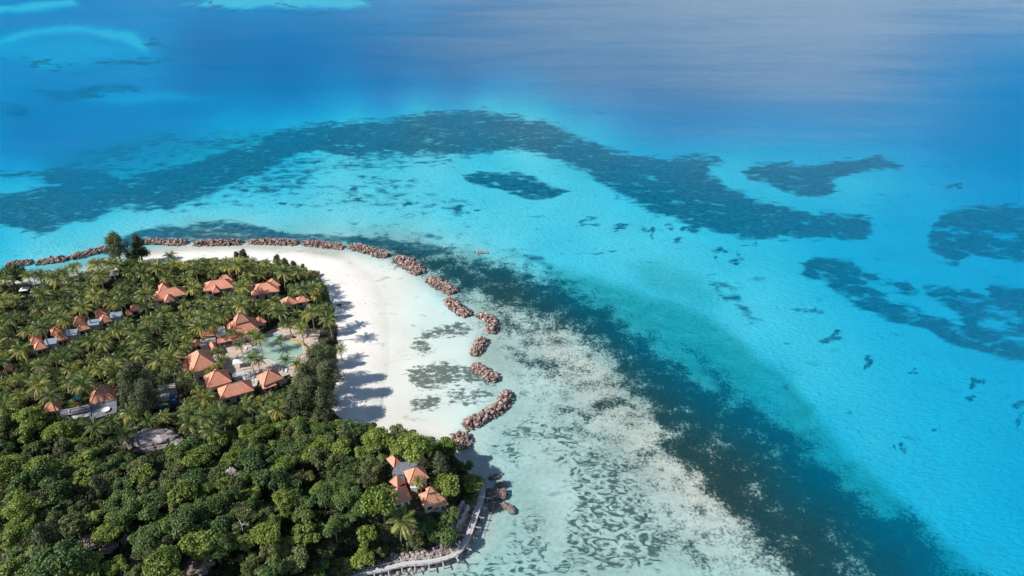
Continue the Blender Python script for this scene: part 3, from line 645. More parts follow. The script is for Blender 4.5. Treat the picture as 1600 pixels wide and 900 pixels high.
def body(root, c, w, d, rz, z0, eave, base, tier=False, rise=None, finial=False, open_walls=False, rootz=None):
    """one roofed block: walls, windows, door and a tiled hip roof, in the frame of root"""
    ml = Matrix.Translation((c[0], c[1], z0)) @ Matrix.Rotation(rz, 4, 'Z')
    L = root.matrix_basis.inverted() @ ml
    def put(mb, name, mat, parent=root):
        o = mb.build(name, M[mat], parent)
        if parent is root: o.matrix_local = L
        return o
    rise = rise or min(w, d) * .30
    wi, di = w - 1.3, d - 1.3
    if open_walls:
        for sx in (-1, 1):
            for sy in (-1, 1): put(MB().box((sx * wi / 2, sy * di / 2, (eave - base) / 2), (.35, .35, eave + base)), 'pillar', 'white')
        put(MB().box((0, 0, .12), (wi, di, .24 + .2)), 'floor_slab', 'pale_slab')
    else:
        put(MB().box((0, 0, (eave - .15 - base) / 2), (wi, di, eave - .15 + base)), 'wall', 'wall')
        n = max(2, min(4, int(w / 4)))
        for k in range(n):
            x = (k + .5) / n * wi - wi / 2
            if k == n // 2: 
                dr = put(MB().box((x, -di / 2 - .03, 1.05), (1.1, .1, 2.1)), 'door', 'frame')
                continue
            f = put(MB().box((x, -di / 2 - .02, 1.5), (1.5, .08, 1.3)), 'window', 'frame')
            MB().box((x, -di / 2 - .055, 1.5), (1.25, .05, 1.08)).build('pane', M['glass'], f)
        f = put(MB().box((-wi / 2 - .02, 0, 1.5), (.08, 1.6, 1.3)), 'window', 'frame')
        MB().box((-wi / 2 - .055, 0, 1.5), (.05, 1.35, 1.08)).build('pane', M['glass'], f)
    if tier:
        m, lines = hip(w, d, eave, rise, .62); r = put(m, 'roof', 'roof')
        q = min(w, d) / 2 * .62; w2, d2 = w - 2 * q + .5, d - 2 * q + .5
        put(MB().box((0, 0, eave + rise * .62 + .2), (w2 - 1.0, d2 - 1.0, .8)), 'clerestory', 'frame')
        m2, l2 = hip(w2, d2, eave + rise * .62 + .55, rise * .62); up = put(m2, 'upper_roof', 'roof')
        for p, q_ in l2: MB().tube([Vector(p) + Vector((0, 0, .02)), Vector(q_) + Vector((0, 0, .05))], .11, 5).build('ridge_cap', M['ridge'], up)
        lines = lines[:4]; topz = eave + rise * .62 * 2 + .55
    else:
        m, lines = hip(w, d, eave, rise); r = put(m, 'roof', 'roof'); topz = eave + rise
    for p, q_ in lines: MB().tube([Vector(p) + Vector((0, 0, .02)), Vector(q_) + Vector((0, 0, .05))], .12, 5).build('ridge_cap', M['ridge'], r)
    if finial: put(MB().box((0, 0, topz + .1), (.7, .7, .7)), 'finial', 'ridge')
def house(name, label, group, specs, keep=None):
    """specs: list of dicts FL, FR, BL (roof corners in image pixels), eave, tier, rise, open"""
    root = None
    for s in specs:
        ev = s.get('eave', 3.1)
        c, w, d, rz, z = rect(s['c'][0], s['c'][1], s['c'][2], ev)
        if root is None:
            root = empty(name, (c[0], c[1], z), rz, label, 'house', group)
        body(root, c, w, d, rz, z, ev, s.get('base', 1.2), s.get('tier', False), s.get('rise'), s.get('fin', False), s.get('open', False))
        co, si = math.cos(rz), math.sin(rz)
        FOOT.append((c[0], c[1], w, d, rz))
        P = [(c[0] + a * w / 2 * co - b * d / 2 * si, c[1] + a * w / 2 * si + b * d / 2 * co) for a, b in ((-1, -1), (1, -1), (1, 1), (-1, 1))]
        Q = [project(px, py, z + ev) for px, py in P]
        KEEP.append([tuple(q) for q in Q])
    return root
def r3(a, b, c, **k): return dict(c=(a, b, c), **k)
G1, G2, G3 = 'guest villas among the palms', 'main resort buildings by the pool', 'hilltop villa pavilions'
house('guest_villa', 'orange-roofed guest villa furthest left of the three beach villas in the palms', G1, [r3((238, 472), (289, 459), (240, 459), eave=3.3, rise=3.0), r3((247, 457), (264, 453), (248, 447), eave=4.6, rise=2.4), r3((256, 474), (272, 470), (257, 464), eave=3.0, rise=2.2)])
house('guest_villa', 'wide orange-roofed guest villa in the middle, under the straight breakwaters', G1, [r3((318, 455), (366, 449), (319, 442), eave=3.3, rise=3.0), r3((342, 441), (364, 438), (341, 433), eave=4.4, rise=2.2), r3((332, 458), (344, 456), (331, 449), eave=3.0, rise=2.0)])
house('guest_villa', 'star-shaped orange-roofed guest villa nearest above the main pavilion', G1, [r3((393, 462), (437, 455), (391, 446), eave=3.3, rise=3.0), r3((418, 450), (438, 446), (416, 439), eave=3.6, rise=2.4)])
house('guest_villa', 'half-hidden pink-orange guest villa closest to the beach edge', G1, [r3((444, 480), (466, 473), (438, 469), eave=3.3, rise=2.6), r3((463, 474), (484, 470), (461, 466), eave=2.9, rise=1.8)])
house('resort_pavilion', 'grand two-tier pyramid roof pavilion behind the pool', G2, [r3((362, 527), (409, 517), (351, 507), eave=4.0, rise=6.0, tier=True, fin=True)])
house('resort_pavilion', 'small square orange roof pavilion tucked right behind the grand pyramid', G2, [r3((402, 507), (417, 503), (397, 498), eave=3.6, rise=1.8)])
house('resort_pavilion', 'little square pyramid roof pavilion left of the white flat block', G2, [r3((316, 529), (338, 523), (314, 518), eave=3.6, rise=2.6)])
house('resort_pavilion', 'long low orange veranda roof in front of the grand pyramid', G2, [r3((340, 536), (374, 530), (338, 529), eave=2.9, rise=1.1, open=True), r3((331, 548), (340, 545), (326, 537), eave=2.9, rise=1.2)])
house('resort_pavilion', 'small dark red roof in shade left of the veranda', G2, [r3((305, 541), (314, 538), (302, 533), eave=3.0, rise=1.2)])
house('resort_pavilion', 'tallest big hip-roofed building with a lower left wing, left of the pool', G2, [r3((299, 584), (338, 571), (290, 558), eave=5.6, rise=4.6), r3((286, 580), (300, 578), (281, 566), eave=4.6, rise=1.8)])
house('resort_pavilion', 'pyramid roof with a small raised vent in front of the tall hip building', G2, [r3((324, 607), (363, 596), (317, 588), eave=4.2, rise=4.2, tier=False, fin=True)])
house('resort_pavilion', 'long hip roof nearest the camera in the pool courtyard row', G2, [r3((346, 622), (400, 611), (337, 606), eave=3.6, rise=3.2)])
house('resort_pavilion', 'square pyramid roof right of the grey courtyard below the pool', G2, [r3((411, 604), (442, 591), (401, 588), eave=3.8, rise=3.4), r3((411, 609), (432, 601), (409, 603), eave=2.7, rise=.7)])
house('staff_house', 'weathered square pyramid roof house behind the long grey flat roof', G1, [r3((142, 631), (183, 624), (140, 612), eave=3.6, rise=4.4, fin=True)])
house('staff_house', 'small dark red roof house at the left end of the grey flat roof', G1, [r3((67, 645), (93, 641), (70, 631), eave=3.4, rise=2.4)])
house('cottage', 'tiny orange roof cottage at the left picture edge in dark trees', G1, [r3((6, 581), (20, 578), (6, 573), eave=3.2, rise=2.0)])
def cottage(dx, dy, label, panel, cut=False):
    r = house('cottage', label, G1, [r3((dx - 13, dy + 1), (dx + 6, dy - 4), (dx - 15, dy - 8), eave=3.6, rise=2.6), r3((dx - 7, dy + 10), (dx + 14, dy + 5), (dx - 9, dy + 1), eave=3.2, rise=2.6)])
    if panel:
        x, y, z = at(dx + 18, dy - 4, 4.4)
        b = empty('solar_shed', (x, y, z - 4.4), R(14), panel, 'shed', 'grey solar sheds beside the cottages')
        MB().box((0, 0, 1.9), (4.4, 2.6, 3.8 + .6)).build('wall', M['wall'], b)
        m = MB(); m.add([(-2.5, -1.7, 3.9), (2.5, -1.7, 3.9), (2.5, 1.7, 4.9), (-2.5, 1.7, 4.9), (-2.5, -1.7, 4.05), (2.5, -1.7, 4.05), (2.5, 1.7, 5.05), (-2.5, 1.7, 5.05)], [(3, 2, 1, 0), (4, 5, 6, 7), (0, 1, 5, 4), (1, 2, 6, 5), (2, 3, 7, 6), (3, 0, 4, 7)]); m.build('panel', M['panel'], b)
        KEEP.append([(dx + 6, dy - 8), (dx + 24, dy - 10), (dx + 26, dy + 3), (dx + 8, dy + 4)])
cottage(61, 538, 'leftmost of the four staggered orange cottages in the palms', 'grey solar shed right of the leftmost staggered cottage')
cottage(93, 524, 'second orange cottage from the left in the staggered row', 'pale solar shed right of the second staggered cottage')
cottage(128, 508, 'third orange cottage in the staggered row, by a bright solar shed', 'bright solar shed between the third and fourth staggered cottages')
cottage(163, 496, 'fourth orange cottage in the staggered row, highest up', 'dark solar shed right of the fourth staggered cottage')
house('cottage', 'little orange cottage on its own right of the staggered row', G1, [r3((205, 487), (219, 484), (203, 479), eave=3.2, rise=1.8), r3((197, 493), (207, 491), (196, 487), eave=3.0, rise=1.4)])
house('villa_pavilion', 'large front-right hip roof pavilion of the hilltop villa', G3, [r3((664, 788), (700, 782), (649, 772), eave=3.6, rise=3.2, base=4), r3((675, 794), (700, 787), (673, 788), eave=2.4, rise=.6, base=4), r3((667, 770), (679, 767), (665, 765), eave=5.4, rise=1.4, base=1)])
house('villa_pavilion', 'central hip roof pavilion of the hilltop villa beside the grey terrace', G3, [r3((640, 755), (672, 747), (629, 736), eave=3.8, rise=3.0, base=4)])
house('villa_pavilion', 'front-left hip roof pavilion of the hilltop villa, partly under trees', G3, [r3((616, 787), (647, 780), (602, 767), eave=3.4, rise=3.0, base=4), r3((594, 775), (604, 772), (590, 769), eave=2.8, rise=1.4, base=4)])
house('villa_pavilion', 'small diamond hip roof pavilion on the left of the hilltop villa', G3, [r3((621, 760), (635, 751), (607, 753), eave=3.4, rise=2.4, base=4)])
house('villa_pavilion', 'smallest orange roof at the upper right of the hilltop villa', G3, [r3((652, 727), (668, 722), (646, 718), eave=3.6, rise=1.8, base=4)])
house('villa_pavilion', 'shaded red roof at the upper left of the hilltop villa', G3, [r3((614, 732), (626, 724), (606, 717), eave=3.2, rise=1.8, base=4)])

def slab_from(poly, h, name, label, cat, mat, rim=None, group=None, zr=None, base=2.0):
    x, y, z = at(np.array([p[0] for p in poly], float), np.array([p[1] for p in poly], float), h)
    zt = float(np.max(z)) if zr is None else zr
    xy = [flat(p[0], p[1], zt) for p in poly]; cx = sum(p[0] for p in xy) / len(xy); cy = sum(p[1] for p in xy) / len(xy)
    n = len(xy); L = [(p[0] - cx, p[1] - cy) for p in xy]
    root = empty(name, (cx, cy, zt - h), 0, label, cat, group); root['kind'] = 'thing'
    m = MB(); m.add([(a, b, h - .25) for a, b in L] + [(a, b, h) for a, b in L], [tuple(range(n, 2 * n)), tuple(reversed(range(n)))] + [(i, (i + 1) % n, n + (i + 1) % n, n + i) for i in range(n)])
    m.build('roof_slab', M[mat], root)
    S_ = [(a * .95, b * .95) for a, b in L]
    w = MB(); w.add([(a, b, -base) for a, b in S_] + [(a, b, h - .25) for a, b in S_], [(i, (i + 1) % n, n + (i + 1) % n, n + i) for i in range(n)]); w.build('wall', M['grey_wall' if mat == 'grey_slab' else 'wall'], root)
    if rim:
        for i in range(n):
            p, q = Vector((*L[i], h + .15)), Vector((*L[(i + 1) % n], h + .15)); MB().box((p + q) / 2, ((q - p).length - .1, .3, .3), math.atan2((q - p).y, (q - p).x)).build('parapet', M[rim], root)
    KEEP.append(poly); return root, zt
ccw = lambda p: list(reversed(p))
g1, z1 = slab_from([(142, 656), (182, 645), (182, 625), (141, 633)], 3.2, 'service_block', 'long dark grey flat-roofed service block with a white dish on top', 'building', 'grey_slab', 'grey_slab')
slab_from([(108, 648), (141, 641), (141, 633), (108, 640)], 3.2, 'service_block', 'narrow dark flat-roofed wing left of the dish roof', 'building', 'grey_slab', 'pale_slab')
slab_from([(95, 649), (107, 648), (107, 638), (93, 641)], 3.0, 'service_block', 'short grey roof link beside the small dark red house', 'building', 'grey_slab')
slab_from([(112, 655), (140, 650), (140, 644), (112, 650)], 2.6, 'service_block', 'pale low wall block with cream tops in front of the dark wing', 'building', 'pale_slab')
slab_from([(339, 526), (354, 522), (350, 510), (337, 513)], 4.6, 'white_block', 'white flat-roofed block between the little pyramid and the grand pavilion', 'building', 'white', 'white')
slab_from([(312, 541), (337, 534), (337, 526), (311, 531)], 3.0, 'covered_court', 'pale grey flat canopy in front of the little square pyramid', 'building', 'pale_slab')
slab_from([(368, 601), (400, 606), (406, 583), (372, 579), (361, 582)], .5, 'paved_court', 'grey paved courtyard between the pyramid roofs below the pool', 'courtyard', 'pale_slab', None, None, None, 1)
slab_from([(612, 741), (632, 742), (632, 737), (652, 727), (650, 719), (640, 720), (622, 724), (614, 734)], 3.0, 'roof_terrace', 'dark grey flat terrace in the middle of the hilltop villa', 'terrace', 'grey_slab', None, None, None, 5)
slab_from([(676, 760), (690, 763), (694, 760), (683, 753)], 2.6, 'garden_wall', 'pale low parapet block right of the hilltop villa', 'wall', 'wall', None, None, None, 4)
slab_from([(641, 762), (652, 762), (652, 755), (641, 756)], 1.6, 'patio_block', 'small white patio corner between the hilltop roofs', 'patio', 'white', None, None, None, 4)
slab_from([(247, 612), (276, 606), (273, 598), (245, 602)], 3.2, 'storage_shed', 'weathered white storage shed by the tall dark tree', 'shed', 'pale_slab', 'frame')
slab_from([(92, 618), (134, 606), (138, 600), (104, 610)], .35, 'concrete_path', 'pale concrete strip behind the playground lawn', 'path', 'pale_slab', None, None, None, .5)
x, y, z = at(165, 640, 3.9)
d = empty('satellite_dish', (x, y, z1), .4, 'round white satellite dish on the dark grey flat roof', 'satellite dish')
m = MB(); seg = 16; vs = [(0, 0, .25)] + [(r_ * math.cos(6.2832 * k / seg), r_ * math.sin(6.2832 * k / seg), .25 + .35 * (r_ / 1.5) ** 2) for r_ in (.8, 1.5) for k in range(seg)]
fs = [(0, 1 + k, 1 + (k + 1) % seg) for k in range(seg)] + [(1 + k, 1 + seg + k, 1 + seg + (k + 1) % seg, 1 + (k + 1) % seg) for k in range(seg)]
m.add(vs, fs).build('reflector', M['white'], d); MB().tube([(0, 0, 0), (0, 0, .26)], .12).build('mount', M['post'], d); MB().tube([(.9, 0, .4), (.1, 0, 1.3)], .05).build('feed_arm', M['post'], d)

# parked truck and bins beside the shed
x, y, z = at(256, 624, 1.0); z -= 1
tr = empty('parked_truck', (x, y, z), R(18), 'white box truck parked in front of the storage shed', 'truck')
MB().box((0, 0, 1.75), (4.6, 2.2, 2.1)).build('cargo_box', M['white'], tr); cb = MB().box((3.2, 0, 1.35), (1.6, 2.1, 1.7)).build('cab', M['blue'], tr)
MB().box((4.02, 0, 1.7), (.06, 1.7, .7)).build('windscreen', M['glass'], cb); MB().box((.6, 0, .62), (6.4, 1.6, .2)).build('chassis', M['frame'], tr)
for wx in (-1.5, 3.0):
    for wy in (-1.0, 1.0): MB().tube([(wx, wy - .12, .45), (wx, wy + .12, .45)], .45, 14).build('wheel', M['rubber'], tr)
for k, (a, b, lab) in enumerate([(246, 634, 'blue tank on the ground left of the truck'), (252, 637, 'blue tank nearest the camera below the truck'), (272, 628, 'blue tank to the right of the parked truck')]):
    x, y, z = at(a, b, .6); t_ = empty('water_tank', (x, y, z - .6), 0, lab, 'tank', 'blue tanks by the truck')
    MB().tube([(0, 0, 0), (0, 0, 1.4), (0, 0, 1.7)], [1.0, 1.0, .45], 14).build('tank_shell', M['blue'], t_); MB().tube([(0, 0, 1.7), (0, 0, 1.85)], .4, 10).build('lid', M['white'], t_)
# playground
x, y, z = at(124, 630, 0)
pg = empty('play_tower', (x, y, z), .3, 'turquoise-roofed play tower with red slide on the small lawn', 'play tower')
for a in (-.9, .9):
    for b in (-.9, .9): MB().tube([(a, b, 0), (a, b, 3)], .09).build('post', M['post'], pg)
MB().box((0, 0, 1.4), (1.9, 1.9, .12)).build('platform', M['frame'], pg)
m, _l = hip(2.8, 2.8, 3.0, 1.2); m.build('canopy', M['teal'], pg)
m = MB(); m.add([(-.4, -1.0, 1.5), (.4, -1.0, 1.5), (.4, -3.6, .2), (-.4, -3.6, .2), (-.4, -1.0, 1.38), (.4, -1.0, 1.38), (.4, -3.6, .08), (-.4, -3.6, .08)], [(0, 3, 2, 1), (4, 5, 6, 7), (0, 4, 7, 3), (1, 2, 6, 5), (3, 7, 6, 2), (0, 1, 5, 4)]); m.build('slide', M['red'], pg)
# white tents and posts
for a, b, lab in [(38, 452, 'white canopy tent in a clearing among the left palms'), (179, 428, 'small white canopy tent behind the big green tree'), (372, 565, 'white parasol tent at the left tip of the pool')]:
    x, y, z = at(a, b, 2.2); t_ = empty('canopy_tent', (x, y, z - 2.2), .3, lab, 'tent', 'white canopy tents')
    m, _l = hip(4.2, 3.6, 2.3, 1.1); m.build('canopy', M['white'], t_)
    for sx in (-1.8, 1.8):
        for sy in (-1.5, 1.5): MB().tube([(sx, sy, 0), (sx, sy, 2.3)], .06).build('pole', M['post'], t_)
    KEEP.append([(a - 9, b - 5), (a + 9, b - 5), (a + 9, b + 6), (a - 9, b + 6)])

# ------------------------------------------------------------------ pool
def pool_material():
    t = NT('pool_water'); n = t.noise(1.4, 4, .6); nr = t.bump(n, .4, .15)
    tr = t.n('BsdfTransparent', Color=(.72, .93, .86)); bd = t.n('BsdfDiffuse', Color=(.50, .74, .63), Normal=nr)
    m1 = t.n('MixShader', i0=.42, i1=tr.outputs[0], i2=bd.outputs[0]); g = t.n('BsdfGlossy', Roughness=.12, Normal=nr)
    m2 = t.n('MixShader', i0=.05, i1=m1.outputs[0], i2=g.outputs[0])
    t.t.links.new(m2.outputs[0], t.out.inputs[0]); return t.m
def build_pool():
    pc = np.mean(POOL_W, axis=0); zg = float(np.mean(height(np.array([p[0] for p in POOL_W]), np.array([p[1] for p in POOL_W]))))
    root = empty('swimming_pool', (pc[0], pc[1], zg), 0, 'curved turquoise lagoon swimming pool beside the grand pavilion', 'pool')
    L = [(p[0] - pc[0], p[1] - pc[1]) for p in POOL_W]; n = len(L)
    out = lambda s: [(a * (1 + s / math.hypot(a, b)), b * (1 + s / math.hypot(a, b))) for a, b in L]
    m = MB(); m.add([(a, b, -.02) for a, b in out(.2)], [tuple(reversed(range(n)))]); m.build('pool_water', pool_material(), root)
    o1, o2 = out(-.1), out(.9); m = MB()
    m.add([(a, b, .10) for a, b in o1] + [(a, b, .10) for a, b in o2] + [(a, b, -.6) for a, b in o1] + [(a, b, -.3) for a, b in o2], [f for i in range(n) for j in [(i + 1) % n] for f in ((i, j, n + j, n + i), (2 * n + i, 2 * n + j, j, i), (n + i, n + j, 3 * n + j, 3 * n + i))])
    m.build('coping', M['pale_slab'], root)
build_pool()
P = [(455, 531), (466, 534), (474, 540), (480, 548), (481, 554)]
C = np.array([at(*p) for p in P]); c0 = C[0]
gw = empty('curved_wall', tuple(c0), 0, 'ochre curved low wall hugging the beach end of the pool', 'wall'); gw['kind'] = 'thing'
m = MB()
for a, b in zip(C[:-1], C[1:]):
    q = (a + b) / 2 - c0; dd = b - a; m.box((q[0], q[1], .35), (np.linalg.norm(dd[:2]) + .15, 1.0, .9), math.atan2(dd[1], dd[0]))
m.build('wall_body', M['yellow'], gw); 
for k, (a, b, lab) in enumerate([(452, 527, 'dark rock pile at the head of the pool by the curved wall'), (446, 528, 'smaller dark rock beside the pool head rock pile')]): pboulder(a, b, (1.9 - .6 * k, 1.3, 1.1), .4, lab, sink=.2, group='rocks at the pool')
def lounger(px, py, rz, label):
    x, y, z = at(px, py, .3); r = empty('sun_lounger', (x, y, z - .3), rz, label, 'sun lounger', 'sun loungers around the pool')
    MB().box((0, 0, .36), (.75, 1.3, .10)).build('seat', M['white'], r)
    m = MB(); m.add([(-.37, .66, .32), (.37, .66, .32), (.37, 1.2, .75), (-.37, 1.2, .75), (-.37, .66, .42), (.37, .66, .42), (.37, 1.2, .85), (-.37, 1.2, .85)], [(3, 2, 1, 0), (4, 5, 6, 7), (0, 1, 5, 4), (1, 2, 6, 5), (2, 3, 7, 6), (3, 0, 4, 7)]); m.build('backrest', M['white'], r)
    for sx in (-.32, .32):
        for sy in (-.55, .9): MB().box((sx, sy, .155), (.07, .07, .31)).build('leg', M['frame'], r)
for k, (a, b, lab) in enumerate([(426, 573, 'leftmost white lounger in the row below the pool'), (431, 575, 'second white lounger from the left below the pool'), (436, 577, 'third white lounger in the row below the pool'), (441, 579, 'fourth white lounger below the pool near the yellow bush'), (447, 580, 'rightmost white lounger in the row below the pool'), (392, 541, 'white lounger on the pale strip above the narrow pool end'), (398, 538, 'white lounger nearest the veranda on the upper pool side'), (384, 545, 'white lounger lowest on the upper pool side')]): lounger(a, b, .4, lab)
x, y, z = at(384, 590, .3)
pr = empty('pergola', (x, y, z - .1), R(22), 'slim white pergola frame across the grey courtyard', 'pergola')
for a in (-3.4, 0, 3.4):
    for b in (-1.8, 1.8): MB().box((a, b, 1.4), (.16, .16, 2.8)).build('post', M['white'], pr)
for b in (-1.8, 1.8): MB().box((0, b, 2.88), (7.4, .16, .16)).build('beam', M['white'], pr)
for a in (-3.0, -1, 1, 3.0): MB().box((a, 0, 3.04), (.12, 4.2, .14)).build('rafter', M['white'], pr)

# ------------------------------------------------------------------ boardwalk
BWALK = [(741, 748), (751, 753), (755, 763), (753, 778), (747, 795), (741, 812), (736, 827), (730, 842), (723, 856), (709, 867), (689, 874), (662, 879), (638, 880), (618, 884), (601, 889), (574, 893), (555, 899), (540, 908)]
def build_boardwalk():
    DZ = 2.4
    P = np.array([flat(a, b, DZ) for a, b in BWALK])
    for _ in range(2): P = np.r_[P[:1], np.stack([P[:-1] * .75 + P[1:] * .25, P[:-1] * .25 + P[1:] * .75], 1).reshape(-1, 2), P[-1:]]
    C, L = polyline(P, .5); n = len(C); T = np.gradient(C, axis=0); T /= np.linalg.norm(T, axis=1)[:, None]; N = np.stack([-T[:, 1], T[:, 0]], -1)
    c0 = C[n // 2]; C = C - c0
    root = empty('boardwalk', (c0[0], c0[1], 0), 0, 'weathered pale timber boardwalk on posts curving round the headland', 'boardwalk')
    hw = .82; m = MB()
    for i in range(n - 1):                                      # cross boards with gaps
        for k in range(2):
            p = C[i] + (C[i + 1] - C[i]) * (k * .5 + .25); m.box((p[0], p[1], DZ), (.235, hw * 2 + random.uniform(-.06, .06), .08), math.atan2(T[i][1], T[i][0]))
    m.build('deck', M['deck'], root)
    for s in (-1, 1):
        MB().tube([(p[0] + q[0] * s * hw * .95, p[1] + q[1] * s * hw * .95, DZ + 1.0) for p, q in zip(C, N)], .06, 5).build('handrail', M['post'], root)
        MB().tube([(p[0] + q[0] * s * .8, p[1] + q[1] * s * .8, DZ - .2) for p, q in zip(C, N)], .13, 5).build('stringer', M['post'], root)
        for i in range(0, n, 5):
            p = C[i] + N[i] * s * hw * .95; MB().box((p[0], p[1], DZ + .5), (.15, .15, 1.05)).build('railing_post', M['post'], root)
    for i in range(2, n - 2, 8):
        a = math.atan2(N[i][1], N[i][0]); MB().box((C[i][0], C[i][1], DZ - .42), (5.6, .28, .26), a).build('cross_beam', M['post'], root)
        for s in (-1, 1):
            p = C[i] + N[i] * s * 1.7; MB().tube([(p[0], p[1], -1.4), (p[0], p[1], DZ - .3)], .15, 7).build('support_post', M['post'], root)
build_boardwalk()

# ------------------------------------------------------------------ foliage meshes
def leaf_quads(P, Nrm, size, asp=1.0, jit=.6):
    n = len(P); Nn = Nrm + rng.normal(0, jit, (n, 3)); Nn /= np.linalg.norm(Nn, axis=1)[:, None] + 1e-9
    A = np.cross(Nn, rng.normal(size=(n, 3))); A /= np.linalg.norm(A, axis=1)[:, None] + 1e-9; B = np.cross(Nn, A)
    s = size[:, None] if np.ndim(size) else size
    A = A * s * .5; B = B * s * .5 * asp
    V = np.stack([P - A, P - B * .9, P + A, P + B * .9], 1).reshape(-1, 3)
    return V, np.arange(n * 4).reshape(n, 4)
def crown(R_, H, nl, leaves, size, up=.6, flatk=.75, seed=0):
    """clumped crown: leaves on lobes spread through a dome of radius R_ and height H, base at z 0"""
    g = np.random.default_rng(seed); P = []; Nn = []; tone = []
    lob = []
    for k in range(nl):
        a = g.uniform(0, 6.283); r = R_ * .74 * math.sqrt(g.random()); z = H * (.34 + .46 * g.random() * (1 - (r / R_) ** 2 * .9))
        lob.append((r * math.cos(a), r * math.sin(a), z, R_ * g.uniform(.20, .40)))
    per = leaves // nl
    for (cx, cy, cz, lr) in lob:
        d = g.normal(size=(per, 3)); d[:, 2] = np.abs(d[:, 2]) * 1.1 - .35 * np.abs(g.normal(size=per)); d /= np.linalg.norm(d, axis=1)[:, None]
        rr = lr * (g.uniform(.55, 1.08, per)) * (1 + .25 * (vnoise(d[:, 0] * 4 + cx, d[:, 1] * 4 + cy) - .5) * 2)
        p = np.array([cx, cy, cz]) + d * rr[:, None] * np.array([1, 1, flatk]); P.append(p); Nn.append(d * .8 + np.array([0, 0, up]))
        tone.append(np.full(per, .5) + g.normal(0, .15) + g.normal(0, .14, per))
    P = np.concatenate(P); Nn = np.concatenate(Nn); tone = np.concatenate(tone)
    V, F = leaf_quads(P, Nn, g.uniform(.65, 1.25, len(P)) * size)
    return V, F, np.repeat(np.clip(tone, 0, 1), 4), lob
def limbs(lob, base_h, rad, seed=0, wob=.4):
    g = random.Random(seed); m = MB(); top = Vector((g.uniform(-wob, wob), g.uniform(-wob, wob), base_h))
    m.tube([(0, 0, -1.2), Vector((top.x * .4, top.y * .4, base_h * .5)), top], [rad * 1.25, rad, rad * .8], 7)
    for (x, y, z, r) in lob[:6]:
        e = Vector((x, y, z + base_h)); q = top.lerp(e, .5) + Vector((0, 0, .25)); m.tube([top, q, e], [rad * .6, rad * .4, rad * .15], 5)
    return m
class Kind: pass
KINDS = {}
def tree_kind(key, name, mat, R_, H, trunk_h, nl, leaves, size, seed, **kw):
    V, F, tone, lob = crown(R_, H, nl, leaves, size, seed=seed, **kw); k = Kind(); k.R = R_; k.top = trunk_h + H * .6; k.name = name
    V = V + np.array([0, 0, trunk_h])
    k.crown = mesh_np('crown', V, F, False, {'tone': tone}); k.crown.materials.append(M[mat])
    t = limbs(lob, trunk_h, .12 + R_ * .045, seed); k.trunk = bpy.data.meshes.new('trunk'); k.trunk.from_pydata(t.v, [], t.f); k.trunk.update(); k.trunk.materials.append(M['trunk'])
    KINDS[key] = k; return k
for i in range(5): tree_kind(f'A{i}', 'broadleaf_tree', 'leafA', 4.2 + .3 * i, 5.2 + .3 * i, 3.0 + .4 * i, 15 + 2 * i, 3600, .55, 20 + i)
for i in range(5): tree_kind(f'B{i}', 'broadleaf_tree', 'leafB', 4.0 + .35 * i, 5.0 + .3 * i, 3.0 + .4 * i, 16 + 2 * i, 3600, .52, 40 + i)
for i in range(4): tree_kind(f'C{i}', 'broadleaf_tree', 'leafC', 3.4 + .4 * i, 4.2 + .4 * i, 2.6 + .3 * i, 18, 3200, .46, 60 + i)
for i in range(3): tree_kind(f'S{i}', 'shrub', 'leafB' if i else 'leafC', 2.0 + .3 * i, 2.4, .5, 6, 900, .42, 80 + i)
tree_kind('D0', 'dry_shrub', 'dry', 2.6, 2.6, .5, 8, 1300, .40, 90)
tree_kind('Y0', 'rusty_shrub', 'rust', 3.2, 2.2, .4, 9, 1300, .42, 91)
tree_kind('G0', 'round_tree', 'leafB', 4.6, 7.5, 2.2, 12, 4200, .5, 95)
tree_kind('G1', 'spreading_tree', 'leafA', 6.6, 6.6, 4.6, 14, 4600, .6, 96)

def casuarina_kind(key, R_, H, seed, leaves=5200):
    g = np.random.default_rng(seed); P = []; Nn = []; tone = []; lob = []
    n = 26
    for k in range(n):
        h = g.uniform(.20, 1.0) ** .85; a = g.uniform(0, 6.283); rr = R_ * min(1, 1.5 * (1.08 - h)) ** .7 * g.uniform(.2, 1.0) if h < .93 else 0
        lob.append((rr * math.cos(a), rr * math.sin(a), H * h * .96, R_ * g.uniform(.30, .46)))
    per = leaves // n
    for cx, cy, cz, lr in lob:
        d = g.normal(size=(per, 3)); d /= np.linalg.norm(d, axis=1)[:, None]
        p = np.array([cx, cy, cz]) + d * (lr * g.uniform(.3, 1.05, per))[:, None] * np.array([1, 1, 1.25]); P.append(p); Nn.append(d + np.array([0, 0, .25])); tone.append(np.full(per, .5) + g.normal(0, .12) + g.normal(0, .12, per))
    P = np.concatenate(P); V, F = leaf_quads(P, np.concatenate(Nn), g.uniform(.5, 1.0, len(P)) * .85, asp=.42)
    k = Kind(); k.R = R_; k.top = H * .6; k.name = 'casuarina_tree'
    k.crown = mesh_np('crown', V, F, False, {'tone': np.repeat(np.clip(np.concatenate(tone), 0, 1), 4)}); k.crown.materials.append(M['casu'])
    m = MB(); m.tube([(0, 0, -1), (.1, 0, H * .4), (0, .1, H * .92)], [.42, .3, .06], 7)
    for cx, cy, cz, lr in lob[:14]: m.tube([(0, 0, max(cz - 1.6, 1)), (cx * .6, cy * .6, cz - .4), (cx, cy, cz)], [.13, .09, .03], 4)
    k.trunk = bpy.data.meshes.new('trunk'); k.trunk.from_pydata(m.v, [], m.f); k.trunk.update(); k.trunk.materials.append(M['trunk'])
    KINDS[key] = k
for i in range(3): casuarina_kind(f'N{i}', 3.4 + .9 * i, 10 + 3.2 * i, 120 + i, 4200 + 1600 * i)

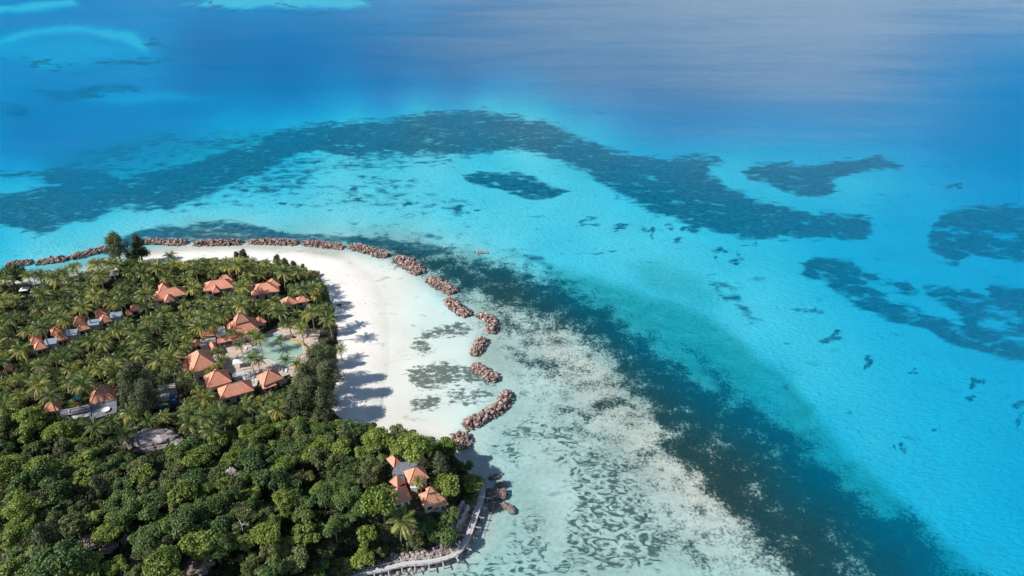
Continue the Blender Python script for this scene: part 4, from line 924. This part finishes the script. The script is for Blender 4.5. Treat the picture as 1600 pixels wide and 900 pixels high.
def palm_kind(key, fr, Lf, trunk_h, lean, yellow, seed):
    g = np.random.default_rng(seed); V = []; F = []; T = []
    top = np.array([lean, lean * .3 * (-1) ** seed, trunk_h])
    for k in range(fr):
        age = k / (fr - 1); az = k * 2.39996 + g.normal(0, .2); e0 = math.radians(72 - 95 * age + g.normal(0, 7)); L = Lf * g.uniform(.85, 1.1) * (.75 + .35 * min(1, age * 3))
        n = 8; p = top.copy(); pts = [p.copy()]; e = e0
        for j in range(n):
            p = p + L / n * np.array([math.cos(az) * math.cos(e), math.sin(az) * math.cos(e), math.sin(e)]); e -= (.085 + .10 * (j / n)) * (1 + .4 * (1 - age)); e = max(e, -1.45); pts.append(p.copy())
        pts = np.array(pts); side0 = np.array([-math.sin(az), math.cos(az), 0.])
        tn = np.clip(.42 + g.normal(0, .10) + (yellow * max(0, age - .55) * 1.9), 0, 1)
        for j in range(1, n + 1):
            a, b = pts[j - 1], pts[j]; t = (b - a) / np.linalg.norm(b - a); nrm = np.cross(side0, t); nrm = nrm * np.sign(nrm[2] + 1e-6)
            f = j / n; ll = Lf * .27 * (math.sin(math.pi * min(1, .12 + f * .80)) ** .7)
            for s in (-1, 1):
                for h in (0.0, .5):
                    q = a + (b - a) * h; dr = side0 * s * .80 + t * .52 - nrm * (.28 + .25 * g.random()); dr /= np.linalg.norm(dr)
                    wv_ = t * (.5 * L / n * .56); tip = q + dr * ll * g.uniform(.85, 1.1) - np.array([0, 0, .10])
                    i = len(V); mid = q + dr * ll * .55
                    V += [q - wv_ * .5, mid - wv_ * .75, tip, mid + wv_ * .75]; F.append((i, i + 1, i + 2, i + 3)); T += [tn + .0, tn, tn + .12, tn]
    k = Kind(); k.R = Lf * .9; k.top = trunk_h + .2; k.lean = lean; k.name = 'coconut_palm'; k.arr = (np.array(V), np.array(F), np.clip(np.array(T), 0, 1))
    k.crown = mesh_np('crown', k.arr[0], k.arr[1], False, {'tone': k.arr[2]}); k.crown.materials.append(M['palm'])
    m = MB(); m.tube([(0, 0, -.8), (lean * .15, 0, trunk_h * .35), (lean * .55, top[1] * .5, trunk_h * .7), tuple(top)], [.30, .22, .18, .15], 6)
    k.tv = (np.array(m.v), m.f); k.trunk = bpy.data.meshes.new('trunk'); k.trunk.from_pydata(m.v, [], m.f); k.trunk.update(); k.trunk.materials.append(M['palm_trunk'])
    KINDS[key] = k
for i in range(8): palm_kind(f'P{i}', 24 + i % 3 * 2, 4.1 + .22 * (i % 4), 6.4 + 1.1 * (i % 5), (-1) ** i * (.4 + .25 * (i % 4)), [.1, .35, .6, 1.0, .3, .8, .15, 1.3][i], 200 + i)

def plant(key, x, y, z, s, rz, label, cat, group, tall=False):
    k = KINDS[key]; o = empty(k.name, (x, y, z), rz, label, cat, group); o.scale = (s, s, s * (random.uniform(.78, 1.35) if tall else 1))
    link('trunk', k.trunk, None, o); link('crown', k.crown, None, o); return o
def plant_px(key, px, py, s=1.0, label=None, cat='tree', group=None, rz=None):
    k = KINDS[key]; x, y, z = at(px, py, k.top * s); z = float(height(x, y)[0])
    PLACED.append((px, py, x, y, k.R * s)); return plant(key, x, y, z, s, random.uniform(0, 6.28) if rz is None else rz, label, cat, group)
PLACED = []

# ------------------------------------------------------------------ trees one can pick out
GB, GC = 'trees along the beach edge', 'dark casuarinas'
SOLO = [
 ('N2', 182, 387, 1.3, 'largest feathery dark tree rising over the breakwater gap at the left shore', GC), ('N1', 216, 386, 1.2, 'slightly smaller feathery dark tree right beside the largest one', GC),
 ('N0', 370, 402, .78, 'left one of the dark tree pair on the upper beach edge', GC), ('N0', 381, 399, .85, 'right one of the dark tree pair on the upper beach edge', GC),
 ('N0', 434, 407, .80, 'dark pointed tree at the upper right of the palm fringe', GC), ('N0', 446, 413, .82, 'broad dark tree beside the pointed one at the upper beach', GC), ('N0', 458, 416, .72, 'last dark tree of the upper right beach trio', GC), ('N0', 474, 418, .5, 'little dark tree left of the rust-coloured shrub', GC),
 ('N1', 507, 462, .7, 'tall dark tree on the right beach edge above the shrub', GC), ('N1', 513, 484, .62, 'dark tree just left of the lone beach shrub', GC), ('N1', 518, 510, .6, 'dark tree on the beach edge above the open sand path', GC),
 ('N2', 497, 564, 1.2, 'big dark beach tree right of the pool throwing a wide shadow', GC), ('N2', 513, 590, 1.12, 'big dark beach tree lower right of the pool', GC), ('N1', 476, 592, 1.15, 'dark tree between the pool and the big beach trees', GC), ('N2', 488, 618, 1.2, 'large dark tree above the forest on the beach side', GC), ('N1', 506, 630, 1.2, 'rightmost large dark tree over the shaded beach', GC), ('N1', 462, 632, 1.15, 'dark tree left of the large beach-side trees', GC), ('N1', 516, 555, .8, 'slim dark tree leaning over the beach shadow', GC),
 ('N2', 212, 598, 1.35, 'massive olive dark tree between the grey roof and the truck', GC), ('N2', 226, 622, 1.15, 'dark tree in front of the massive olive one', GC), ('N1', 200, 628, .9, 'dark tree at the right end of the grey flat roof', GC),
 ('G0', 393, 655, 1.0, 'round dense green tree in front of the long hip roof', GB), ('G0', 420, 662, .85, 'dark round tree right of the round dense green one', GB), ('G0', 412, 640, .7, 'darker small round tree behind the round dense one', GB),
 ('G1', 204, 414, 1.0, 'spreading light green tree in front of the largest feathery tree', GB), ('B4', 14, 424, 1.3, 'dark dome tree at the far left shore', GB), ('B2', 30, 432, .9, 'smaller dark tree right of the far left dome tree', GB), ('A1', 318, 408, .8, 'bright green rounded tree left on the upper beach edge', GB), ('A2', 296, 411, .7, 'green rounded tree nearest the lone palm', GB),
 ('A1', 10, 890, 1.0, 'bright tree in the very lower left corner', GB), ('B2', 44, 902, 1.0, 'deep green tree at the lower edge beside the corner tree', GB),
 ('B1', 470, 668, 1.0, 'dark round tree below the dark beach trees, at the forest edge', GB), ('A0', 488, 660, .9, 'bright green tree at the forest edge under the large dark trees', GB), ('C1', 452, 678, 1.0, 'olive tree at the forest edge right of the dark round pair', GB), ('B3', 506, 668, .9, 'deep green tree at the forest edge beside the shaded beach', GB), ('A1', 530, 666, .9, 'bright tree at the forest corner nearest the shaded beach', GB), ('C2', 480, 688, .9, 'olive tree just inside the forest edge below the beach trees', GB),
 ('S0', 531, 476, .85, 'lone little shrub standing on the white beach', GB), ('Y0', 490, 427, 1.0, 'rust-coloured shrub at the tip of the palm grove', GB), ('S1', 462, 568, .9, 'small green bush beside the pool end', GB), ('S2', 452, 590, .9, 'small bush right of the square pyramid roof', GB),
 ('D0', 683, 823, .75, 'greyish purple dry bush in the headland trees', GB), ('D0', 648, 832, .6, 'brownish dry bush left of the greyish one on the headland', GB), ('D0', 140, 846, 1.3, 'wide purple-grey dry thicket low in the left forest', GB), ('D0', 172, 858, 1.1, 'second dry thicket right of the wide purple-grey one', GB), ('D0', 322, 742, 1.0, 'dry brown bush left of the small pale boulder', GB), ('D0', 196, 846, .9, 'dry grey bush at the right of the dry thickets', GB), ('D0', 726, 748, .7, 'bare grey bush above the boardwalk end', GB),
]
for key, a, b, s, lab, g_ in SOLO: plant_px(key, a, b, s, lab, 'shrub' if key[0] in 'SDY' else 'tree', g_)
SOLO_PALM = [('P1', 268, 398, .95, 'lone palm standing on the white sand behind the upper beach'), ('P3', 250, 558, 1.1, 'yellow-fringed palm left of the tall hip building, upper one'), ('P7', 273, 556, 1.1, 'brightest yellow palm just left of the tall hip building'), ('P7', 107, 597, 1.15, 'big yellowing palm behind the playground, left one'), ('P3', 133, 596, 1.15, 'big yellowing palm behind the weathered pyramid house'), ('P5', 184, 590, 1.1, 'yellowing palm against the massive olive tree'),
 ('P0', 375, 538, .75, 'thin palm before the veranda, middle one'), ('P2', 391, 520, .8, 'palm in front of the grand pyramid right side'), ('P0', 374, 520, .7, 'slim palm in front of the grand pyramid centre'), ('P2', 405, 529, .9, 'leafy palm at the upper pool edge by the pavilion'), ('P4', 360, 519, .7, 'palm at the left corner of the grand pyramid'), ('P2', 391, 557, .85, 'palm over the narrow end of the pool'), ('P1', 402, 562, .8, 'palm leaning across the lower pool edge'), ('P0', 340, 548, .9, 'palm right beside the veranda leg'), ('P4', 345, 562, .95, 'tall palm between the tall hip building and the patio'), ('P5', 331, 577, .8, 'yellowish palm before the tall hip building corner'), ('P6', 447, 559, .8, 'palm at the lower right pool edge'), ('P3', 462, 566, .85, 'yellow palm beside the pool by the dark beach trees'), ('P2', 500, 548, .9, 'palm above the big dark beach tree right of the pool'), ('P0', 531, 544, .85, 'dark palm leaning out over the beach below the sand path'),
 ('P1', 283, 590, 1.2, 'shaggy palm below the lower wing of the tall hip building'), ('P4', 320, 648, 1.25, 'large palm in front of the truck, left'), ('P2', 345, 650, 1.2, 'large palm in front of the long hip roof'), ('P6', 295, 640, 1.2, 'large palm right of the blue tanks'), ('P5', 300, 660, 1.15, 'yellowish palm right of the granite outcrop'), ('P2', 328, 668, 1.1, 'palm at the forest top right of the granite outcrop'), ('P6', 122, 664, 1.1, 'palm hiding the left front of the dark flat wing'), ('P0', 176, 656, 1.0, 'palm in front of the right corner of the dish roof'), ('P4', 152, 664, 1.15, 'palm below the grey roof, left of the outcrop'), ('P6', 192, 672, 1.1, 'palm touching the left side of the granite outcrop'), ('P3', 493, 614, 1.1, 'yellow palm amid the large dark beach trees'), ('P3', 657, 750, .55, 'yellow-green palm in the hilltop villa courtyard'), ('P3', 622, 810, 1.15, 'pale palm standing in the headland trees'), ('P2', 438, 530, .6, 'small yellow palm at the head of the pool'), ('P4', 470, 512, .95, 'palm at the right edge of the sand path above the pool')]
PALMS = []
for key, a, b, s, lab in SOLO_PALM: plant_px(key, a, b, s, lab, 'palm', 'coconut palms of the resort')
x, y, z = at(381, 838, 4); z = float(height(x, y)[0])
dt = empty('dead_tree', (x, y, z), .4, 'bleached bare dead tree standing in the bright forest', 'tree', 'bare dead trees'); m = MB(); m.tube([(0, 0, -1), (.1, 0, 4), (.3, .1, 9.5)], [.28, .2, .06], 6); m.build('trunk', M['dead'], dt)
for k in range(7):
    a = k * 2.4; h = 6.5 + .42 * k; MB().tube([(.2, 0, h), (.2 + 1.0 * math.cos(a), math.sin(a), h + .6), (.2 + 2.0 * math.cos(a), 1.9 * math.sin(a), h + .7)], [.09, .06, .02], 4).build('branch', M['dead'], dt)

# ------------------------------------------------------------------ landmarks used to tell trees apart
LM = [('the grand pyramid pavilion', 380, 508), ('the turquoise pool', 430, 548), ('the tall hip building', 312, 568), ('the long hip roof', 370, 615), ('the square roof below the pool', 422, 597), ('the leftmost beach villa', 262, 460), ('the middle beach villa', 342, 446), ('the star-shaped villa', 414, 450), ('the half-hidden beach villa', 460, 472), ('the weathered pyramid house', 162, 620), ('the small dark red house', 80, 638), ('the leftmost staggered cottage', 60, 540), ('the second staggered cottage', 93, 526), ('the third staggered cottage', 130, 510), ('the fourth staggered cottage', 165, 497), ('the lone little cottage', 208, 484), ('the edge cottage', 12, 577), ('the granite outcrop', 236, 688), ('the truck and shed', 258, 612), ('the massive olive tree', 214, 600), ('the rust-coloured shrub', 490, 427), ('the lone sand palm', 268, 398), ('the largest feathery tree', 184, 388), ('the left white tent', 38, 450), ('the big dark beach trees', 505, 580), ('the lone beach shrub', 531, 476), ('the spreading green tree', 204, 414)]
LMF = [('the granite outcrop', 236, 688), ('the hilltop villa', 650, 755), ('the small pale boulder', 367, 744), ('the dry thickets', 165, 850), ('the bleached dead tree', 381, 838), ('the dark cleft rock', 310, 884), ('the round dense tree', 393, 655), ('the grey flat roof', 150, 645), ('the grooved slab', 718, 808), ('the boardwalk bend', 730, 845), ('the pale headland palm', 622, 810), ('the beach corner', 590, 660), ('the left frame corner', 5, 890), ('the small dark red house', 80, 638), ('the boardwalk top end', 741, 748), ('the lower boardwalk', 640, 880)]
ORD = ['nearest', 'second', 'third', 'fourth', 'fifth', 'sixth', 'seventh', 'eighth', 'ninth', 'tenth', 'eleventh', 'twelfth', 'thirteenth', 'fourteenth', 'fifteenth', 'sixteenth', 'seventeenth', 'eighteenth', 'nineteenth', 'twentieth']
def name_all(items, lms, noun):
    """items: (px, py, adjective). One label each: look, then count outwards from a landmark"""
    g = {}
    for i, (px, py, adj) in enumerate(items):
        bd = min(lms, key=lambda l: (l[1] - px) ** 2 + ((l[2] - py) * 1.3) ** 2); dx, dy = px - bd[1], (py - bd[2]) * 1.3
        di = ('right of' if dx > 0 else 'left of') if abs(dx) > abs(dy) else ('below' if dy > 0 else 'above')
        g.setdefault((bd[0], di, adj), []).append((dx * dx + dy * dy, i))
    out = [None] * len(items)
    for (lm, di, adj), L in g.items():
        for r, (_, i) in enumerate(sorted(L)): out[i] = f'{adj} {noun} {di} {lm}' + (', closest such' if r == 0 and len(L) > 1 else f', {ORD[min(r, 19)]} out' if r else '')
    return out

def inside(poly, x, y): return sdf(poly, np.atleast_1d(np.float64(x)), np.atleast_1d(np.float64(y)))
def scatter(poly, kinds, mind, tries, scale, pad, blk=.75):
    """spots (image pixel of the crown centre) at least mind metres apart inside poly, off roofs and open places"""
    p = np.array(poly); lo, hi = p.min(0), p.max(0); out = []; pts = [(q[2], q[3], q[4]) for q in PLACED]
    W_ = [flat(*q, 4) for q in poly]; wl, wh = np.min(W_, 0), np.max(W_, 0)
    X = rng.uniform(wl[0], wh[0], tries); Y = rng.uniform(wl[1], wh[1], tries)
    H = height(X, Y); ds = sdf(SHORE_W, X, Y)
    kk = rng.integers(0, len(kinds), tries); sc = rng.uniform(scale[0], scale[1], tries)
    tops = np.array([KINDS[kinds[k]].top for k in kk]) * sc
    PX, PY = project(X, Y, H + tops); BX, BY = project(X, Y, H)
    ok = (sdf(poly, PX, PY) > 0) & (ds > 1.0) & (PX > -70) & (PY < 945) & (PY > 330)
    for q in KEEP + EXTRA_KEEP: 
        ok &= sdf(q, PX, PY) < pad
    ok &= sdf(POOL, BX, BY) < -3
    for (cx, cy, w, d, rz) in FOOT:
        u = (X - cx) * math.cos(rz) + (Y - cy) * math.sin(rz); v = -(X - cx) * math.sin(rz) + (Y - cy) * math.cos(rz); ok &= ~((abs(u) < w / 2 + .3) & (abs(v) < d / 2 + .3))
    idx = np.nonzero(ok)[0]; acc = [(a, b, r * blk) for a, b, r in pts]; A = np.array(acc) if acc else np.zeros((0, 3))
    for i in idx:
        md = mind * sc[i]
        if len(A) and np.any((A[:, 0] - X[i]) ** 2 + (A[:, 1] - Y[i]) ** 2 < (A[:, 2] + md * .5) ** 2): continue
        A = np.r_[A, [[X[i], Y[i], md * .5]]]; out.append((kinds[kk[i]], X[i], Y[i], H[i], sc[i], PX[i], PY[i]))
    return out
EXTRA_KEEP = [LAWN, [(366, 562), (404, 540), (424, 520), (500, 512), (520, 520), (505, 545), (470, 580), (446, 590), (400, 590), (366, 585)], [(320, 540), (372, 540), (372, 560), (345, 570)], [(236, 602), (284, 596), (284, 636), (240, 640)], [(184, 668), (278, 668), (280, 700), (184, 706)],
 [(706, 786), (730, 792), (734, 828), (720, 830)], [(640, 735), (675, 735), (704, 784), (690, 788), (655, 786), (600, 782), (588, 762), (592, 722), (598, 704), (672, 704)], [(354, 736), (378, 736), (378, 756), (356, 756)], [(282, 872), (372, 868), (376, 912), (280, 912)], [(108, 828), (205, 834), (205, 866), (110, 866)]]
PALM_AREA = [(-60, 440), (0, 428), (40, 428), (70, 424), (110, 418), (150, 408), (190, 404), (235, 410), (300, 408), (380, 404), (440, 410), (478, 425), (510, 448), (516, 500), (505, 540), (522, 552), (490, 600), (440, 640), (360, 662), (290, 672), (190, 678), (120, 668), (60, 660), (0, 645), (-60, 645)]
KL = [f'P{i}' for i in range(8)]
mixed = scatter(PALM_AREA, ['B0', 'B1', 'C0', 'C1', 'C2', 'A0', 'S0', 'S1', 'N0'], 15, 3000, (.7, 1.05), -12, .8)[:34]
for s, lab in zip(mixed, name_all([(s[5], s[6], {'B': 'dark green', 'C': 'olive', 'A': 'bright green', 'S': 'low', 'N': 'feathery dark'}[s[0][0]]) for s in mixed], LM, 'leafy tree among the palms')):
    plant(s[0], s[1], s[2], s[3], s[4], random.uniform(0, 6.28), lab, 'tree', 'leafy trees among the palms'); PLACED.append((s[5], s[6], s[1], s[2], KINDS[s[0]].R * s[4]))
sp = scatter(PALM_AREA, KL, 5.6, 60000, (.68, 1.28), -10.5, .62)
sp.sort(key=lambda s: s[2])
near = [s for s in sp if 0 < s[5] < 1600][:262]; rest = [s for s in sp if not any(s is n for n in near)]
ADJ = {0: 'deep green', 1: 'green', 2: 'yellow-tinged', 3: 'strongly yellowing', 4: 'plain green', 5: 'yellowing', 6: 'dark green', 7: 'golden-fringed'}
labs = name_all([(s[5], s[6], ADJ[int(s[0][1])]) for s in near], LM, 'coconut palm')
for s, lab in zip(near, labs): plant(s[0], s[1], s[2], s[3], s[4], random.uniform(0, 6.28), lab, 'palm', 'coconut palms of the resort')
if rest:
    V = []; F4 = []; T = []; n = 0
    for s in rest:
        k = KINDS[s[0]]; a = random.uniform(0, 6.28); c_, s_ = math.cos(a), math.sin(a); Rm = np.array([[c_, -s_, 0], [s_, c_, 0], [0, 0, 1]]) * s[4]
        v = k.arr[0] @ Rm.T + np.array([s[1], s[2], s[3]]); V.append(v); F4.append(k.arr[1] + n); T.append(k.arr[2] + rng.normal(0, .08)); n += len(v)
        v = k.tv[0] @ Rm.T + np.array([s[1], s[2], s[3]]); V.append(v); F4.append(np.array([f for f in k.tv[1] if len(f) == 4]) + n); T.append(np.full(len(v), .6)); n += len(v)
    me = mesh_np('palm_grove', np.concatenate(V), F4, False, {'tone': np.clip(np.concatenate(T), 0, 1)}); tag(link('palm_grove', me, M['palm']), 'far mass of coconut palms towards the shore', 'palm grove', kind='stuff')
print('palms', len(near), 'rest', len(rest))
FOREST = [(-60, 600), (0, 615), (60, 648), (120, 662), (190, 690), (280, 690), (350, 672), (430, 664), (500, 650), (560, 662), (600, 682), (655, 676), (700, 694), (738, 738), (744, 760), (730, 790), (722, 820), (700, 848), (655, 862), (600, 876), (560, 890), (520, 930), (480, 1000), (-60, 1000)]
fs_ = scatter(FOREST, ['A0', 'A1', 'A2', 'A4', 'A3', 'B0', 'B1', 'B2', 'B3', 'B4', 'B1', 'C0', 'C1', 'C2', 'C3', 'A0', 'B0', 'A1', 'B2', 'N0', 'S1'], 5.3, 80000, (.66, 1.28), -4.5, .5)
ADJ2 = {'A': 'bright green broadleaf', 'B': 'deep green broadleaf', 'C': 'olive green broadleaf', 'N': 'feathery dark', 'S': 'low bushy green'}
fs_.sort(key=lambda s: s[2]); vis = [s for s in fs_ if -25 < s[5] and s[6] < 925]; vis = [s for k, s in enumerate(vis) if len(vis) <= 298 or k % max(2, len(vis) // (len(vis) - 297)) or s[6] < 700][:310]; print('forest trees', len(vis), 'of', len(fs_))
labs = name_all([(s[5], s[6], ADJ2[s[0][0]]) for s in vis], LMF, 'tree')
for s, lab in zip(vis, labs): plant(s[0], s[1], s[2], s[3], s[4], random.uniform(0, 6.28), lab, 'tree', 'trees of the hill forest', True)
print('forest', len(fs_))

# ------------------------------------------------------------------ undergrowth
def undergrowth():
    n = 130000; W_ = np.array([flat(max(-390, p[0]), min(p[1], 1090)) for p in GROVE]); lo, hi = W_.min(0), W_.max(0)
    X = rng.uniform(lo[0], hi[0], n); Y = rng.uniform(lo[1], hi[1], n); H = height(X, Y); PX, PY = project(X, Y, H)
    ok = (sdf(SHORE_W, X, Y) > 2.5) & (sdf(GROVE, PX, PY) > 3) & (PX > -390) & (PY < 1090) & (fbm(X / 14, Y / 14, 4) > .33)
    for q in (PATIO, LAWN, POOL): ok &= sdf(q, PX, PY) < -2
    for (cx, cy, w, d, rz) in FOOT:
        u = (X - cx) * math.cos(rz) + (Y - cy) * math.sin(rz); v = -(X - cx) * math.sin(rz) + (Y - cy) * math.cos(rz); ok &= ~((abs(u) < w / 2 + .8) & (abs(v) < d / 2 + .8))
    for q in EXTRA_KEEP[1:5] : ok &= sdf(q, PX, PY) < 0
    i = np.nonzero(ok)[0][:26000]; per = 20; m = len(i)
    hill_f = sm(0, 6, hill(X[i], Y[i])) ; r = rng.uniform(.7, 1.5, m) * (1 + .8 * hill_f)
    d = rng.normal(size=(m, per, 3)); d[..., 2] = np.abs(d[..., 2]); d /= np.linalg.norm(d, axis=2)[..., None]
    P = np.stack([X[i], Y[i], H[i] - .1], -1)[:, None, :] + d * r[:, None, None] * rng.uniform(.5, 1, (m, per, 1))
    V, F = leaf_quads(P.reshape(-1, 3), (d + np.array([0, 0, .6])).reshape(-1, 3), rng.uniform(.5, .95, m * per), .7)
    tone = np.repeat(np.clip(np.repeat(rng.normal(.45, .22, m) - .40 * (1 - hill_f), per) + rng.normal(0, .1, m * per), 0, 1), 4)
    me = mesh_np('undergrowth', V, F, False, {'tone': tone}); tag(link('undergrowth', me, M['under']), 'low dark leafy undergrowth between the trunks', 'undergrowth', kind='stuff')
undergrowth()
